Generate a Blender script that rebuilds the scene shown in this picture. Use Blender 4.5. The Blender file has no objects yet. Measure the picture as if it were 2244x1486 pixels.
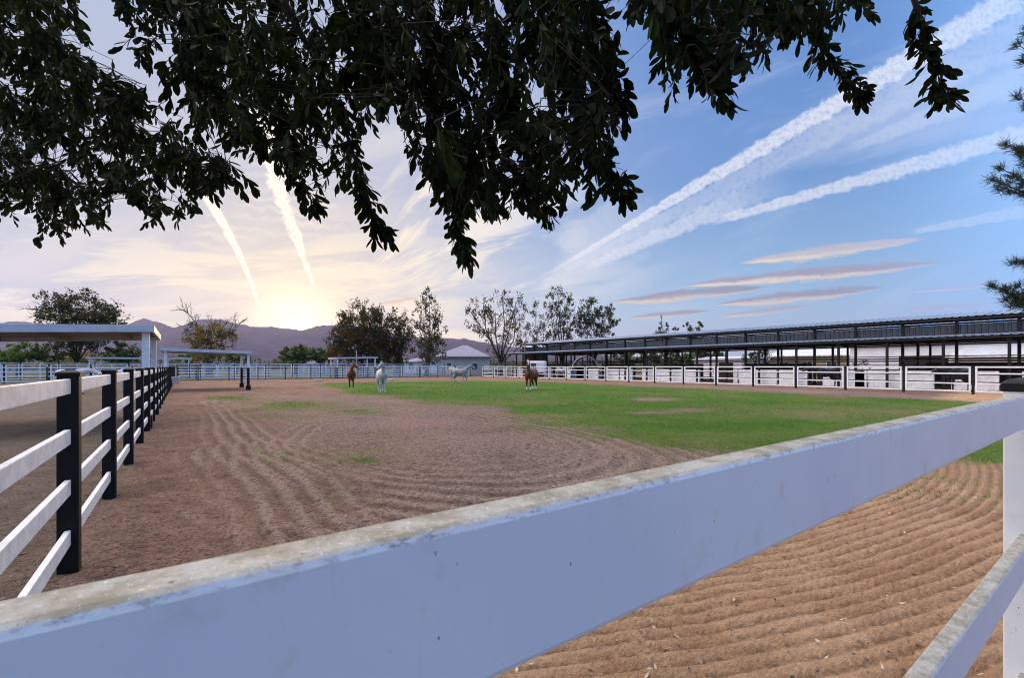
import bpy, math, random
import numpy as np
from mathutils import Vector, Matrix
random.seed(7); RNG = np.random.default_rng(7)
C = bpy.context.scene; COL = C.collection
rad = math.radians
# ------------------------------------------------------------------ camera
# World frame: X runs along the front fence, Y runs up the paddock, Z up. Metres. The camera stands at the corner rail.
YAW = 35.56; CAMH = 1.6; F = 1010.0; CX = 1122.0; HY = 803.0
cd = bpy.data.cameras.new('camera'); cam = bpy.data.objects.new('camera', cd); COL.objects.link(cam); C.camera = cam
cam.location = (0, 0, CAMH); cam.rotation_euler = (rad(90), 0, rad(-YAW))
cd.lens = 36 * F / 2244; cd.shift_y = 60 / 2244; cd.clip_start = .02; cd.clip_end = 30000
cd.dof.use_dof = True; cd.dof.focus_distance = 14; cd.dof.aperture_fstop = 20
CA, SA = math.cos(rad(YAW)), math.sin(rad(YAW))
def W(px, Z):                      # world x, y of a point seen at photo column px, Z metres ahead
    X = (px - CX) / F * Z
    return CA * X + SA * Z, -SA * X + CA * Z
def Hh(py, Z): return CAMH - (py - HY) * Z / F
def V3(px, py, Z): x, y = W(px, Z); return Vector((x, y, Hh(py, Z)))
def proj(x, y, z):
    X = CA * x - SA * y; Z = SA * x + CA * y
    Zs = np.maximum(Z, 1e-3) if isinstance(Z, np.ndarray) else max(Z, 1e-3)
    return CX + F * X / Zs, HY - F * (z - CAMH) / Zs, Z
def y_at(px, x):                   # on the line x = const, the y seen at photo column px
    m = (px - CX) / F
    return (CA * x - m * SA * x) / (SA + m * CA)
def x_at(px, y):
    m = (px - CX) / F
    return (SA * y + m * CA * y) / (CA - m * SA)
# ------------------------------------------------------------------ node helper
class NT:
    def __init__(s, tree): s.t = tree; s.L = tree.links
    def n(s, typ, ins=None, **kw):
        nd = s.t.nodes.new(typ)
        for k, v in kw.items(): setattr(nd, k, v)
        for k, v in (ins or {}).items(): s.put(nd.inputs[k], v)
        return nd
    def put(s, sock, v):
        if isinstance(v, bpy.types.NodeSocket): s.L.new(v, sock)
        elif isinstance(v, bpy.types.Node): s.L.new(v.outputs[0], sock)
        else:
            if hasattr(sock.default_value, '__len__') and isinstance(v, (tuple, list)) and len(sock.default_value) == 4 and len(v) == 3: v = (*v, 1)
            sock.default_value = v
    def m(s, op, a, b=0.0, c=None, clamp=False):
        nd = s.t.nodes.new('ShaderNodeMath'); nd.operation = op; nd.use_clamp = clamp
        s.put(nd.inputs[0], a); s.put(nd.inputs[1], b)
        if c is not None: s.put(nd.inputs[2], c)
        return nd.outputs[0]
    def vm(s, op, a, b=None, out=0):
        nd = s.t.nodes.new('ShaderNodeVectorMath'); nd.operation = op; s.put(nd.inputs[0], a)
        if b is not None: s.put(nd.inputs['Scale' if op == 'SCALE' else 1], b)
        return nd.outputs[out]
    def mix(s, f, a, b, blend='MIX'):
        nd = s.t.nodes.new('ShaderNodeMix'); nd.data_type = 'RGBA'; nd.blend_type = blend; nd.clamp_factor = True
        s.put(nd.inputs[0], f); s.put(nd.inputs[6], a); s.put(nd.inputs[7], b); return nd.outputs[2]
    def ss(s, x, a, b, lo=0., hi=1.):
        nd = s.t.nodes.new('ShaderNodeMapRange'); nd.interpolation_type = 'SMOOTHSTEP'
        s.put(nd.inputs[0], x); s.put(nd.inputs[1], a); s.put(nd.inputs[2], b); s.put(nd.inputs[3], lo); s.put(nd.inputs[4], hi); return nd.outputs[0]
    def noise(s, vec, scale, detail=3., rough=.55, dist=0., out=0):
        nd = s.n('ShaderNodeTexNoise', {'Vector': vec, 'Scale': scale, 'Detail': detail, 'Roughness': rough, 'Distortion': dist}); return nd.outputs[out]
    def xyz(s, x, y, z=0.0): return s.n('ShaderNodeCombineXYZ', {0: x, 1: y, 2: z}).outputs[0]
    def sep(s, v): nd = s.n('ShaderNodeSeparateXYZ', {0: v}); return nd.outputs
    def ramp(s, f, stops, interp='LINEAR'):
        nd = s.t.nodes.new('ShaderNodeValToRGB'); s.put(nd.inputs[0], f); cr = nd.color_ramp; cr.interpolation = interp
        while len(cr.elements) < len(stops): cr.elements.new(.5)
        for e, (p, c) in zip(cr.elements, stops): e.position = p; e.color = (*c, 1) if len(c) == 3 else c
        return nd.outputs[0]
# ------------------------------------------------------------------ world: evening sky, thin cloud, contrails
SUN_AZ, SUN_EL = 10.5, 4.5
world = bpy.data.worlds.new('World'); C.world = world; world.use_nodes = True
def build_world():
    t = NT(world.node_tree); world.node_tree.nodes.clear()
    sky = t.n('ShaderNodeTexSky', sky_type='NISHITA', sun_disc=False, sun_elevation=rad(SUN_EL), sun_rotation=rad(SUN_AZ), air_density=1., dust_density=.7, ozone_density=1.5)
    d = t.n('ShaderNodeTexCoord').outputs['Generated']; d = t.vm('NORMALIZE', d)
    dx, dy, dz = t.sep(d)[0:3]
    # directions on a plane of the sky facing north-east (u to the south-east, v up)
    g = t.m('MAXIMUM', t.vm('DOT_PRODUCT', d, (SA, CA, 0), out=1), .05)
    u = t.m('DIVIDE', t.vm('DOT_PRODUCT', d, (CA, -SA, 0), out=1), g)
    v = t.m('DIVIDE', dz, g)
    front = t.ss(g, .06, .2)
    uv = t.xyz(u, v, 0)
    U = lambda p: (p[0] - CX) / F
    Vv = lambda p: (HY - p[1]) / F
    up = t.m('MAXIMUM', dz, 0.)
    # clear air
    nis = t.vm('SCALE', sky.outputs[0], SKYSTR)
    nis = t.vm('MINIMUM', nis, (.62, .55, .44))
    air = t.ramp(up, [(0, AIR[0]), (.12, AIR[1]), (.35, AIR[2]), (.6, AIR[3]), (1, AIR[4])])
    sd = (math.sin(rad(SUN_AZ)) * math.cos(rad(SUN_EL)), math.cos(rad(SUN_AZ)) * math.cos(rad(SUN_EL)), math.sin(rad(SUN_EL)))
    ang = t.m('ARCCOSINE', t.m('MINIMUM', t.vm('DOT_PRODUCT', d, sd, out=1), .99999))
    near = t.m('POWER', 2.718, t.m('MULTIPLY', t.m('MULTIPLY', ang, ang), -9.))
    air = t.mix(t.m('MULTIPLY', near, .75), air, (.34, .40, .56))
    col = t.vm('ADD', nis, air)
    col = t.mix(t.m('MULTIPLY', t.m('MULTIPLY', t.ss(u, .45, -.6), t.ss(v, -.02, .20)), t.m('MULTIPLY', front, .80)), col, (.46, .54, .70))
    gl = t.m('POWER', 2.718, t.m('MULTIPLY', ang, -5.2))
    col = t.mix(t.m('MULTIPLY', gl, .82), col, (1.2, .92, .46))
    glow2 = t.m('POWER', 2.718, t.m('MULTIPLY', t.m('MULTIPLY', ang, ang), -260.))
    col = t.vm('ADD', col, t.vm('SCALE', (1.7, 1.2, .6), glow2))
    # thin cirrus, combed away from the sun
    su, sv = U((650, 716)), Vv((650, 716))
    ru, rv = t.m('SUBTRACT', u, su), t.m('SUBTRACT', v, sv)
    an = t.m('ARCTAN2', rv, ru); rr = t.m('POWER', t.m('ADD', t.m('MULTIPLY', ru, ru), t.m('MULTIPLY', rv, rv)), .5)
    fan = t.noise(t.xyz(t.m('MULTIPLY', an, 7.), t.m('MULTIPLY', rr, 3.6), 3.3), 1., 6., .62, .6)
    fan = t.m('MULTIPLY', t.m('MULTIPLY', t.ss(fan, .43, .64), t.ss(rr, 1.0, .35)), t.m('MULTIPLY', t.ss(an, 1.25, .7), t.ss(rr, .10, .3)))
    band = t.noise(t.xyz(t.m('MULTIPLY', u, 2.2), t.m('MULTIPLY', v, 15.), 0), 1., 6., .6, .5)
    band = t.m('MULTIPLY', t.ss(band, .44, .60), t.m('MULTIPLY', t.ss(v, .42, .12), t.ss(u, .15, -.35)))
    wisp = t.noise(t.xyz(t.m('ADD', t.m('MULTIPLY', u, 1.2), t.m('MULTIPLY', v, .6)), t.m('MULTIPLY', t.m('SUBTRACT', v, t.m('MULTIPLY', u, .35)), 6.), 7.), 1., 5., .6, .4)
    wisp = t.m('MULTIPLY', t.ss(wisp, .46, .72), .40)
    ripple = t.n('ShaderNodeTexWave', {'Vector': t.xyz(t.m('ADD', u, t.m('MULTIPLY', v, -.25)), t.m('ADD', v, t.m('MULTIPLY', u, .12)), 0), 'Scale': 13., 'Distortion': 6.5, 'Detail': 3., 'Detail Scale': 1.6}, wave_type='BANDS', bands_direction='Y').outputs['Fac']
    ripple = t.m('MULTIPLY', ripple, t.m('MULTIPLY', t.ss(u, -.12, -.42), t.m('MULTIPLY', t.ss(v, .12, .24), t.ss(v, .62, .42))))
    cirrus_col = t.mix(t.ss(ang, .12, .85), (1.3, 1.08, .70), (.84, .87, .95))
    f = t.m('MAXIMUM', fan, t.m('MULTIPLY', band, 1.)); f = t.m('MAXIMUM', f, wisp); f = t.m('MAXIMUM', f, t.m('MULTIPLY', t.m('MULTIPLY', ripple, t.ss(t.noise(uv, 5., 4., .6), .42, .68)), .5))
    col = t.mix(t.m('MULTIPLY', t.m('MULTIPLY', f, front), .75), col, cirrus_col)
    grain = t.noise(uv, 34., 4., .65)
    fine = t.noise(uv, 90., 3., .6)
    def along(p0, p1):
        a, b = np.array((U(p0), Vv(p0))), np.array((U(p1), Vv(p1))); L = np.linalg.norm(b - a); k = (b - a) / L; nrm = (-k[1], k[0])
        tt = t.m('ADD', t.m('ADD', t.m('MULTIPLY', u, k[0] / L), t.m('MULTIPLY', v, k[1] / L)), -float(a @ k) / L)
        dd = t.m('ADD', t.m('ADD', t.m('MULTIPLY', u, nrm[0]), t.m('MULTIPLY', v, nrm[1])), -float(a @ np.array(nrm)))
        return tt, dd
    def contrail(p0, p1, w0, w1, amt, colr, bend=0., puff=.6, fade0=.08, fade1=.1):
        nonlocal col
        tt, dd = along(p0, p1)
        if bend: dd = t.m('ADD', dd, t.m('MULTIPLY', t.m('MULTIPLY', tt, t.m('SUBTRACT', 1., tt)), bend))
        w = t.m('ADD', t.m('MULTIPLY', tt, (w1 - w0) / F), w0 / F)
        dn = t.m('ADD', t.m('ABSOLUTE', t.m('DIVIDE', dd, t.m('MAXIMUM', w, .0004))), t.m('MULTIPLY', t.m('SUBTRACT', grain, .5), puff * 2.2))
        k = t.m('MULTIPLY', t.ss(dn, 1.0, .5), t.m('MULTIPLY', t.ss(tt, 0., fade0), t.ss(tt, 1.0 + fade1 * .2, 1. - fade1)))
        k = t.m('MULTIPLY', k, t.ss(fine, .2, .62, .45, 1.))
        col = t.mix(t.m('MULTIPLY', t.m('MULTIPLY', k, amt), front), col, colr)
    WHT = (.86, .88, .95); WARM = (1.25, 1.12, .9)
    contrail((1180, 612), (2300, -50), 4.5, 39, .80, WHT)
    contrail((1180, 622), (2330, 20), 5, 60, .30, WHT, puff=.4)
    contrail((1270, 592), (1720, 395), 9, 34, .55, WHT, fade1=.45)
    contrail((1540, 492), (2420, 245), 10, 33, .68, WHT)
    contrail((1990, 510), (2420, 430), 8, 24, .36, WHT)
    contrail((1850, 330), (2500, 70), 10, 60, .25, WHT)
    contrail((578, 706), (360, 315), 3.5, 20, .95, WARM, bend=.11, puff=.5, fade1=.05)
    contrail((694, 640), (560, 226), 3, 36, .95, WARM, bend=-.03, puff=1.0, fade1=.05)
    streak = t.noise(t.xyz(t.m('MULTIPLY', u, 9.), t.m('MULTIPLY', t.m('SUBTRACT', v, t.m('MULTIPLY', u, .09)), 75.), 2.), 1., 4., .6)
    def lens(p0, p1, w, amt, hi, lo):
        nonlocal col
        tt, dd = along(p0, p1); q = t.m('SUBTRACT', t.m('MULTIPLY', tt, 2.), 1.)
        e = t.m('SUBTRACT', 1., t.m('MULTIPLY', q, q))
        hw = t.m('MULTIPLY', t.m('MAXIMUM', e, .001), w / F)
        y = t.m('ADD', t.m('DIVIDE', dd, hw), t.m('ADD', t.m('MULTIPLY', t.m('SUBTRACT', grain, .5), .9), t.m('MULTIPLY', t.m('SUBTRACT', streak, .5), 1.5)))
        k = t.m('MULTIPLY', t.m('MULTIPLY', t.ss(t.m('ABSOLUTE', y), 1.2, .45), t.ss(e, .0, .4)), t.ss(streak, .25, .5, .6, 1.))
        cc = t.mix(t.ss(t.m('ADD', y, t.m('MULTIPLY', q, .5)), -.75, .15), lo, hi)
        col = t.mix(t.m('MULTIPLY', t.m('MULTIPLY', k, amt), front), col, cc)
    CR, GM, PK = (.95, .78, .55), (.30, .30, .37), (.50, .42, .45)
    lens((1610, 578), (2040, 520), 15, .8, (.62, .55, .55), CR)
    lens((1480, 628), (2090, 572), 15, .92, (.36, .34, .42), (.95, .75, .55))
    lens((1330, 664), (1690, 628), 14, .92, GM, (.80, .66, .50))
    lens((1550, 670), (1950, 628), 14, .92, GM, (.85, .68, .52))
    lens((1370, 698), (1560, 680), 8, .8, GM, (.85, .68, .48))
    lens((1560, 696), (1790, 668), 8, .7, (.42, .40, .45), (.85, .68, .52))
    lens((1990, 640), (2200, 622), 6, .6, PK, (.8, .65, .55))
    lens((1960, 682), (2240, 662), 7, .6, PK, (.6, .52, .55))
    lens((830, 668), (920, 652), 7, .6, (.75, .5, .32), (1.1, .75, .4))
    lens((560, 694), (680, 684), 7, .9, (1.5, 1.3, .9), (1.5, 1.2, .8))
    # the unseen part of the sky: bright fill light added overhead and in the west, deep blue in the east behind the camera
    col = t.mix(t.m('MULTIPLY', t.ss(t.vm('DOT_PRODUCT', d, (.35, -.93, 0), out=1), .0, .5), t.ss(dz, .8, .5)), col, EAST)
    col = t.mix(t.m('MULTIPLY', t.ss(dx, -.30, -.62), t.ss(dy, -.25, .15)), col, FILL_WEST)
    col = t.mix(t.m('MULTIPLY', t.ss(dz, .64, .82), t.ss(dy, -.35, .05)), col, FILL_TOP)
    col = t.mix(t.ss(dz, 0., -.03), col, (.25, .20, .16))
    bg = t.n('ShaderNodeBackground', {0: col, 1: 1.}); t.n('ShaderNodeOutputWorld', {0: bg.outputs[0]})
SKYSTR = .045
AIR = [(.30, .42, .60), (.22, .42, .64), (.085, .24, .555), (.07, .205, .53), (.10, .2, .5)]
FILL_TOP = (4.6, 4.2, 3.8); EAST = (.39, .77, 1.40); FILL_WEST = (3.6, 3.25, 2.95)
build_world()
sl = bpy.data.lights.new('sun', 'SUN'); so = bpy.data.objects.new('sun', sl); COL.objects.link(so)
sl.energy = 2.2; sl.angle = rad(8); sl.color = (1, .62, .30)
so.rotation_euler = Vector((-math.sin(rad(SUN_AZ)), -math.cos(rad(SUN_AZ)), -math.tan(rad(SUN_EL)))).to_track_quat('-Z', 'Y').to_euler()
C.view_settings.view_transform = 'Standard'; C.view_settings.look = 'None'; C.view_settings.exposure = 0; C.view_settings.gamma = 1
C.cycles.filter_width = 1.05; C.cycles.max_bounces = 6; C.cycles.transparent_max_bounces = 6; C.cycles.volume_bounces = 0
# ------------------------------------------------------------------ materials
MATS = {}
def mat(name, build):
    if name in MATS: return MATS[name]
    m_ = bpy.data.materials.new(name); m_.use_nodes = True; t = NT(m_.node_tree); t.t.nodes.clear()
    b = t.n('ShaderNodeBsdfPrincipled'); o = t.n('ShaderNodeOutputMaterial', {0: b.outputs[0]}); build(t, b, o); MATS[name] = m_; return m_
def simple(name, c, rough=.6, var=.25, scale=6., bump=0., bscale=40., metal=0., spec=.5):
    def f(t, b, o):
        p = t.n('ShaderNodeTexCoord').outputs['Object']
        k = t.noise(p, scale, 5., .6)
        dk = tuple(x * (1 - var) for x in c); lt = tuple(min(1, x * (1 + var)) for x in c)
        t.put(b.inputs['Base Color'], t.mix(t.ss(k, .3, .7), dk, lt)); b.inputs['Roughness'].default_value = rough; b.inputs['Metallic'].default_value = metal
        b.inputs['Specular IOR Level'].default_value = spec
        if bump: t.put(b.inputs['Normal'], t.n('ShaderNodeBump', {'Strength': bump, 'Distance': .02, 'Height': t.noise(p, bscale, 4., .6)}))
    return mat(name, f)
def leafmat(name, c1, c2, trans=.35, scale=.6, rough=.5, spec=.3, pw=1.):
    def f(t, b, o):
        gi = t.n('ShaderNodeNewGeometry')
        p = t.n('ShaderNodeTexCoord').outputs['Object']
        k = t.ss(t.noise(p, scale, 3.), .35, .65); k2 = t.m('ADD', t.m('MULTIPLY', k, .6), t.m('MULTIPLY', gi.outputs['Random Per Island'], .4))
        k2 = t.m('POWER', k2, pw); c = t.mix(k2, c1, c2); t.put(b.inputs['Base Color'], c); b.inputs['Roughness'].default_value = rough; b.inputs['Specular IOR Level'].default_value = spec
        tr = t.n('ShaderNodeBsdfTranslucent', {0: t.mix(.5, c, (c2[0] * 2.2, c2[1] * 1.8, c2[2]))})
        mx = t.n('ShaderNodeMixShader', {0: trans, 1: b.outputs[0], 2: tr.outputs[0]}); t.L.new(mx.outputs[0], o.inputs[0])
    return mat(name, f)
def f_vinyl(t, b, o):
    g = t.n('ShaderNodeNewGeometry'); p = t.n('ShaderNodeTexCoord').outputs['Object']; nz = t.sep(g.outputs['Normal'])[2]
    top = t.ss(nz, .3, .8); pz = t.sep(p)
    fl = t.noise(p, 30., 6., .7); sp = t.noise(p, 260., 4., .75); big = t.noise(p, 5., 3., .6)
    base = t.mix(t.ss(big, .4, .65), (.67, .71, .76), (.63, .67, .74))
    dirt = t.mix(t.ss(fl, .34, .64), (.43, .42, .40), (.25, .23, .18))
    dirt = t.mix(t.ss(sp, .58, .72), dirt, (.80, .80, .80)); dirt = t.mix(t.m('MULTIPLY', t.ss(sp, .44, .30), .7), dirt, (.24, .21, .15))
    c = t.mix(top, base, dirt)
    # grime streaks hanging from the upper edge, flecks and scuffs on the faces
    st = t.noise(t.vm('MULTIPLY', p, (46., 46., 5.)), 1., 4., .6); c = t.mix(t.m('MULTIPLY', t.m('MULTIPLY', t.ss(st, .55, .8), t.ss(nz, .5, .1)), .10), c, (.42, .37, .30))
    ef = t.noise(t.vm('MULTIPLY', p, (1., 1., 3.)), 85., 6., .75); edge = t.m('MULTIPLY', t.m('MULTIPLY', t.ss(nz, .02, .25), t.ss(nz, .99, .7)), t.m('MULTIPLY', t.ss(ef, .46, .66), t.ss(fl, .36, .55))); c = t.mix(t.m('MULTIPLY', edge, .75), c, (.10, .085, .065))
    drip = t.noise(t.vm('MULTIPLY', p, (150., 150., 9.)), 1., 3., .6); c = t.mix(t.m('MULTIPLY', t.m('MULTIPLY', t.ss(drip, .64, .76), t.ss(nz, .5, .1)), .13), c, (.36, .31, .25))
    vo = t.n('ShaderNodeTexVoronoi', {'Vector': t.vm('MULTIPLY', p, (34., 34., 20.)), 'Scale': 1., 'Randomness': 1.}); vc = t.sep(vo.outputs['Color']); fleck = t.m('MULTIPLY', t.ss(vo.outputs['Distance'], t.m('MULTIPLY', vc[1], .13), t.m('MULTIPLY', vc[1], .07)), t.ss(vc[0], .50, .54))
    c = t.mix(t.m('MULTIPLY', fleck, .9), c, (.05, .045, .04))
    fk = t.noise(t.vm('MULTIPLY', p, (190., 190., 95.)), 1., 2., .5); c = t.mix(t.m('MULTIPLY', t.m('MULTIPLY', t.ss(fk, .71, .74), t.ss(t.noise(p, 11., 2.), .45, .55)), .8), c, (.055, .045, .040)); ym = t.noise(t.vm('ADD', p, (4., 1., 9.)), 17., 4., .65); c = t.mix(t.m('MULTIPLY', t.ss(ym, .58, .72), .22), c, (.50, .42, .25)); scuff = t.m('MULTIPLY', t.ss(t.noise(p, 13., 5., .7), .62, .72), .3); c = t.mix(scuff, c, (.50, .38, .28))
    t.put(b.inputs['Base Color'], c); t.put(b.inputs['Roughness'], t.mix(top, (.38,) * 3, (.8,) * 3)); b.inputs['Specular IOR Level'].default_value = .35
    t.put(b.inputs['Normal'], t.n('ShaderNodeBump', {'Strength': t.m('ADD', t.m('MULTIPLY', top, .5), .04), 'Distance': .002, 'Height': sp}))
M_vinyl = mat('white vinyl', f_vinyl)
M_white = simple('white painted steel', (.72, .73, .77), .45, .08, 3., spec=.4)
M_fascia = simple('grey white fascia', (.46, .49, .55), .5, .1, 3.)
M_rail = simple('white fence rail', (.66, .66, .67), .5, .14, 9., .15, 60.)
M_black = simple('black fence post', (.005, .005, .006), .5, .4, 20., .1, 80., spec=.2)
M_blackm = simple('black painted steel', (.007, .0075, .009), .55, .3, 4., spec=.2)
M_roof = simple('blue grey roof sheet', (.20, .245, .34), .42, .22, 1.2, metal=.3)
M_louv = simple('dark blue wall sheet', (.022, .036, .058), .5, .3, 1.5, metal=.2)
M_soffit = simple('brown soffit', (.16, .11, .08), .7, .2, 2.)
M_block = simple('split face block', (.78, .79, .85), .85, .14, 5., 1.2, 7.)
M_tan = simple('tan stucco', (.34, .28, .20), .9, .12, 2., .2, 30.)
M_whitewall = simple('white stucco', (.78, .80, .86), .85, .07, 1.5)
M_lightroof = simple('pale roof sheet', (.55, .56, .60), .5, .08, 2.)
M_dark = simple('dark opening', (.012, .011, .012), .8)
M_glass = simple('window glass', (.03, .035, .045), .15)
M_slate = simple('grey shingle', (.20, .20, .28), .8, .2, 3.)
M_bark = simple('brown bark', (.042, .032, .024), .9, .4, 7., .8, 30.)
M_barkpale = simple('pale bark', (.11, .09, .07), .9, .35, 5., .5, 30.)
M_twig = simple('dark twig', (.030, .024, .018), .9, .3, 40.)
def f_mount(t, b, o):
    p = t.n('ShaderNodeTexCoord').outputs['Object']; k = t.noise(p, .004, 9., .65); k2 = t.noise(p, .02, 6., .7)
    c = t.mix(t.ss(k, .35, .65), (.026, .024, .038), (.062, .046, .052)); c = t.mix(t.ss(k2, .45, .7), c, (.018, .019, .028)); t.put(b.inputs['Base Color'], c); b.inputs['Roughness'].default_value = 1.; b.inputs['Specular IOR Level'].default_value = 0.
M_mount = mat('desert rock', f_mount)
def f_ground(t, b, o):
    p = t.n('ShaderNodeTexCoord').outputs['Object']
    A = lambda n_: t.n('ShaderNodeAttribute', attribute_name=n_).outputs['Fac']
    green, straw, rake, grey, road, trough_shade = A('green'), A('straw'), A('raked'), A('grey'), A('track'), A('trough_shade')
    n1 = t.noise(p, .26, 5., .62); n2 = t.noise(p, 2.2, 5., .65); n3 = t.noise(p, 11., 5., .7); n4 = t.noise(p, 48., 4., .75); n5 = t.noise(t.vm('MULTIPLY', p, (1., 1.6, 1.)), 26., 3., .7)
    dirt = t.mix(t.ss(t.m('ADD', t.m('MULTIPLY', n2, .5), t.m('MULTIPLY', n3, .5)), .35, .65), (.205, .120, .095), (.48, .30, .235))
    dirt = t.mix(t.m('MULTIPLY', t.ss(n1, .4, .7), .6), dirt, (.46, .28, .21))
    sand = t.mix(t.ss(n2, .3, .7), (.60, .355, .21), (.76, .50, .32))
    stc = t.mix(t.ss(n3, .32, .66), (.13, .10, .09), (.50, .40, .36)); stc = t.mix(t.m('MULTIPLY', t.ss(n1, .45, .65), .55), stc, (.52, .31, .31))
    gry = t.mix(t.ss(n2, .3, .7), (.20, .155, .125), (.30, .235, .19))
    n8 = t.noise(t.vm('ADD', p, (3., 40., 0.)), .45, 5., .65); dirt = t.mix(t.m('MULTIPLY', t.ss(n8, .52, .66), .65), dirt, (.15, .095, .075)); stc = t.mix(t.m('MULTIPLY', t.ss(n8, .54, .70), .55), stc, (.20, .135, .12)); c = t.mix(grey, dirt, gry); c = t.mix(straw, c, stc); sand = t.mix(t.m('MULTIPLY', t.m('MULTIPLY', trough_shade, t.ss(n3, .3, .6)), .8), sand, (.20, .12, .072)); c = t.mix(rake, c, sand)  # raked troughs darkened in the sand colour to stand in for groove shade
    # tyre and rake tracks: bands of finer, paler soil that follow the arc of the drag
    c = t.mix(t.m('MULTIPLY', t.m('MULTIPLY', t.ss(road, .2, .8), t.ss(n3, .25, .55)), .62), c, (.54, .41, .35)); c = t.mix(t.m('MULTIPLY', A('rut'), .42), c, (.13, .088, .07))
    gn = t.m('ADD', green, t.m('MULTIPLY', t.m('SUBTRACT', t.m('ADD', t.m('MULTIPLY', n2, .5), t.m('MULTIPLY', n3, .5)), .5), 2.2))
    gf = t.m('MULTIPLY', t.m('MULTIPLY', t.ss(gn, .22, .66), t.ss(green, .15, .75, .55, 1.)), t.ss(green, .02, .12))
    gc0 = None; n6 = t.noise(t.vm('ADD', p, (17., 5., 0.)), .9, 4., .65); gc = t.mix(t.ss(t.m('ADD', t.m('MULTIPLY', n3, .55), t.m('MULTIPLY', n2, .45)), .36, .62), (.032, .140, .010), (.100, .310, .018)); gc = t.mix(t.m('MULTIPLY', t.ss(n1, .44, .64), .7), gc, (.20, .22, .06)); gc = t.mix(t.m('MULTIPLY', t.ss(n6, .54, .68), .45), gc, (.26, .23, .10)); gc = t.mix(t.m('MULTIPLY', t.ss(n4, .5, .7), .4), gc, (.22, .23, .09)); gc = t.mix(t.m('MULTIPLY', A('dry'), t.ss(n2, .25, .6, .35, .95)), gc, (.33, .28, .13))
    gc = t.mix(t.m('MULTIPLY', t.ss(n5, .47, .34), .7), gc, (.012, .048, .007)); c = t.mix(gf, c, gc)
    yard = A('yard'); c = t.mix(t.m('MULTIPLY', yard, .85), c, t.mix(t.ss(n1, .4, .62), (.030, .052, .016), (.085, .065, .045)))
    # clods, droppings and chaff
    nr = t.m('SUBTRACT', 1., t.m('MULTIPLY', rake, .72)); c = t.mix(t.m('MULTIPLY', t.m('MULTIPLY', t.ss(n5, .52, .38), .72), nr), c, (.055, .038, .030)); c = t.mix(t.m('MULTIPLY', t.m('MULTIPLY', t.ss(n3, .46, .33), .45), nr), c, (.07, .05, .04)); c = t.mix(t.m('MULTIPLY', t.ss(n4, .60, .72), .6), c, (.66, .55, .45))
    n7 = t.noise(p, 150., 3., .7); h = t.m('ADD', t.m('MULTIPLY', t.m('ADD', t.m('MULTIPLY', n3, .6), t.m('MULTIPLY', n5, .5)), t.m('SUBTRACT', 1., t.m('MULTIPLY', rake, .6))), t.m('ADD', t.m('MULTIPLY', n4, .3), t.m('MULTIPLY', n7, .08))); c = t.mix(t.m('MULTIPLY', t.ss(n7, .5, .36), .45), c, (.12, .07, .045))
    t.put(b.inputs['Normal'], t.n('ShaderNodeBump', {'Strength': 1., 'Distance': .19, 'Height': h})); t.put(b.inputs['Base Color'], c); b.inputs['Roughness'].default_value = .95; b.inputs['Specular IOR Level'].default_value = .1
M_ground = mat('paddock soil', f_ground)
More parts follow.
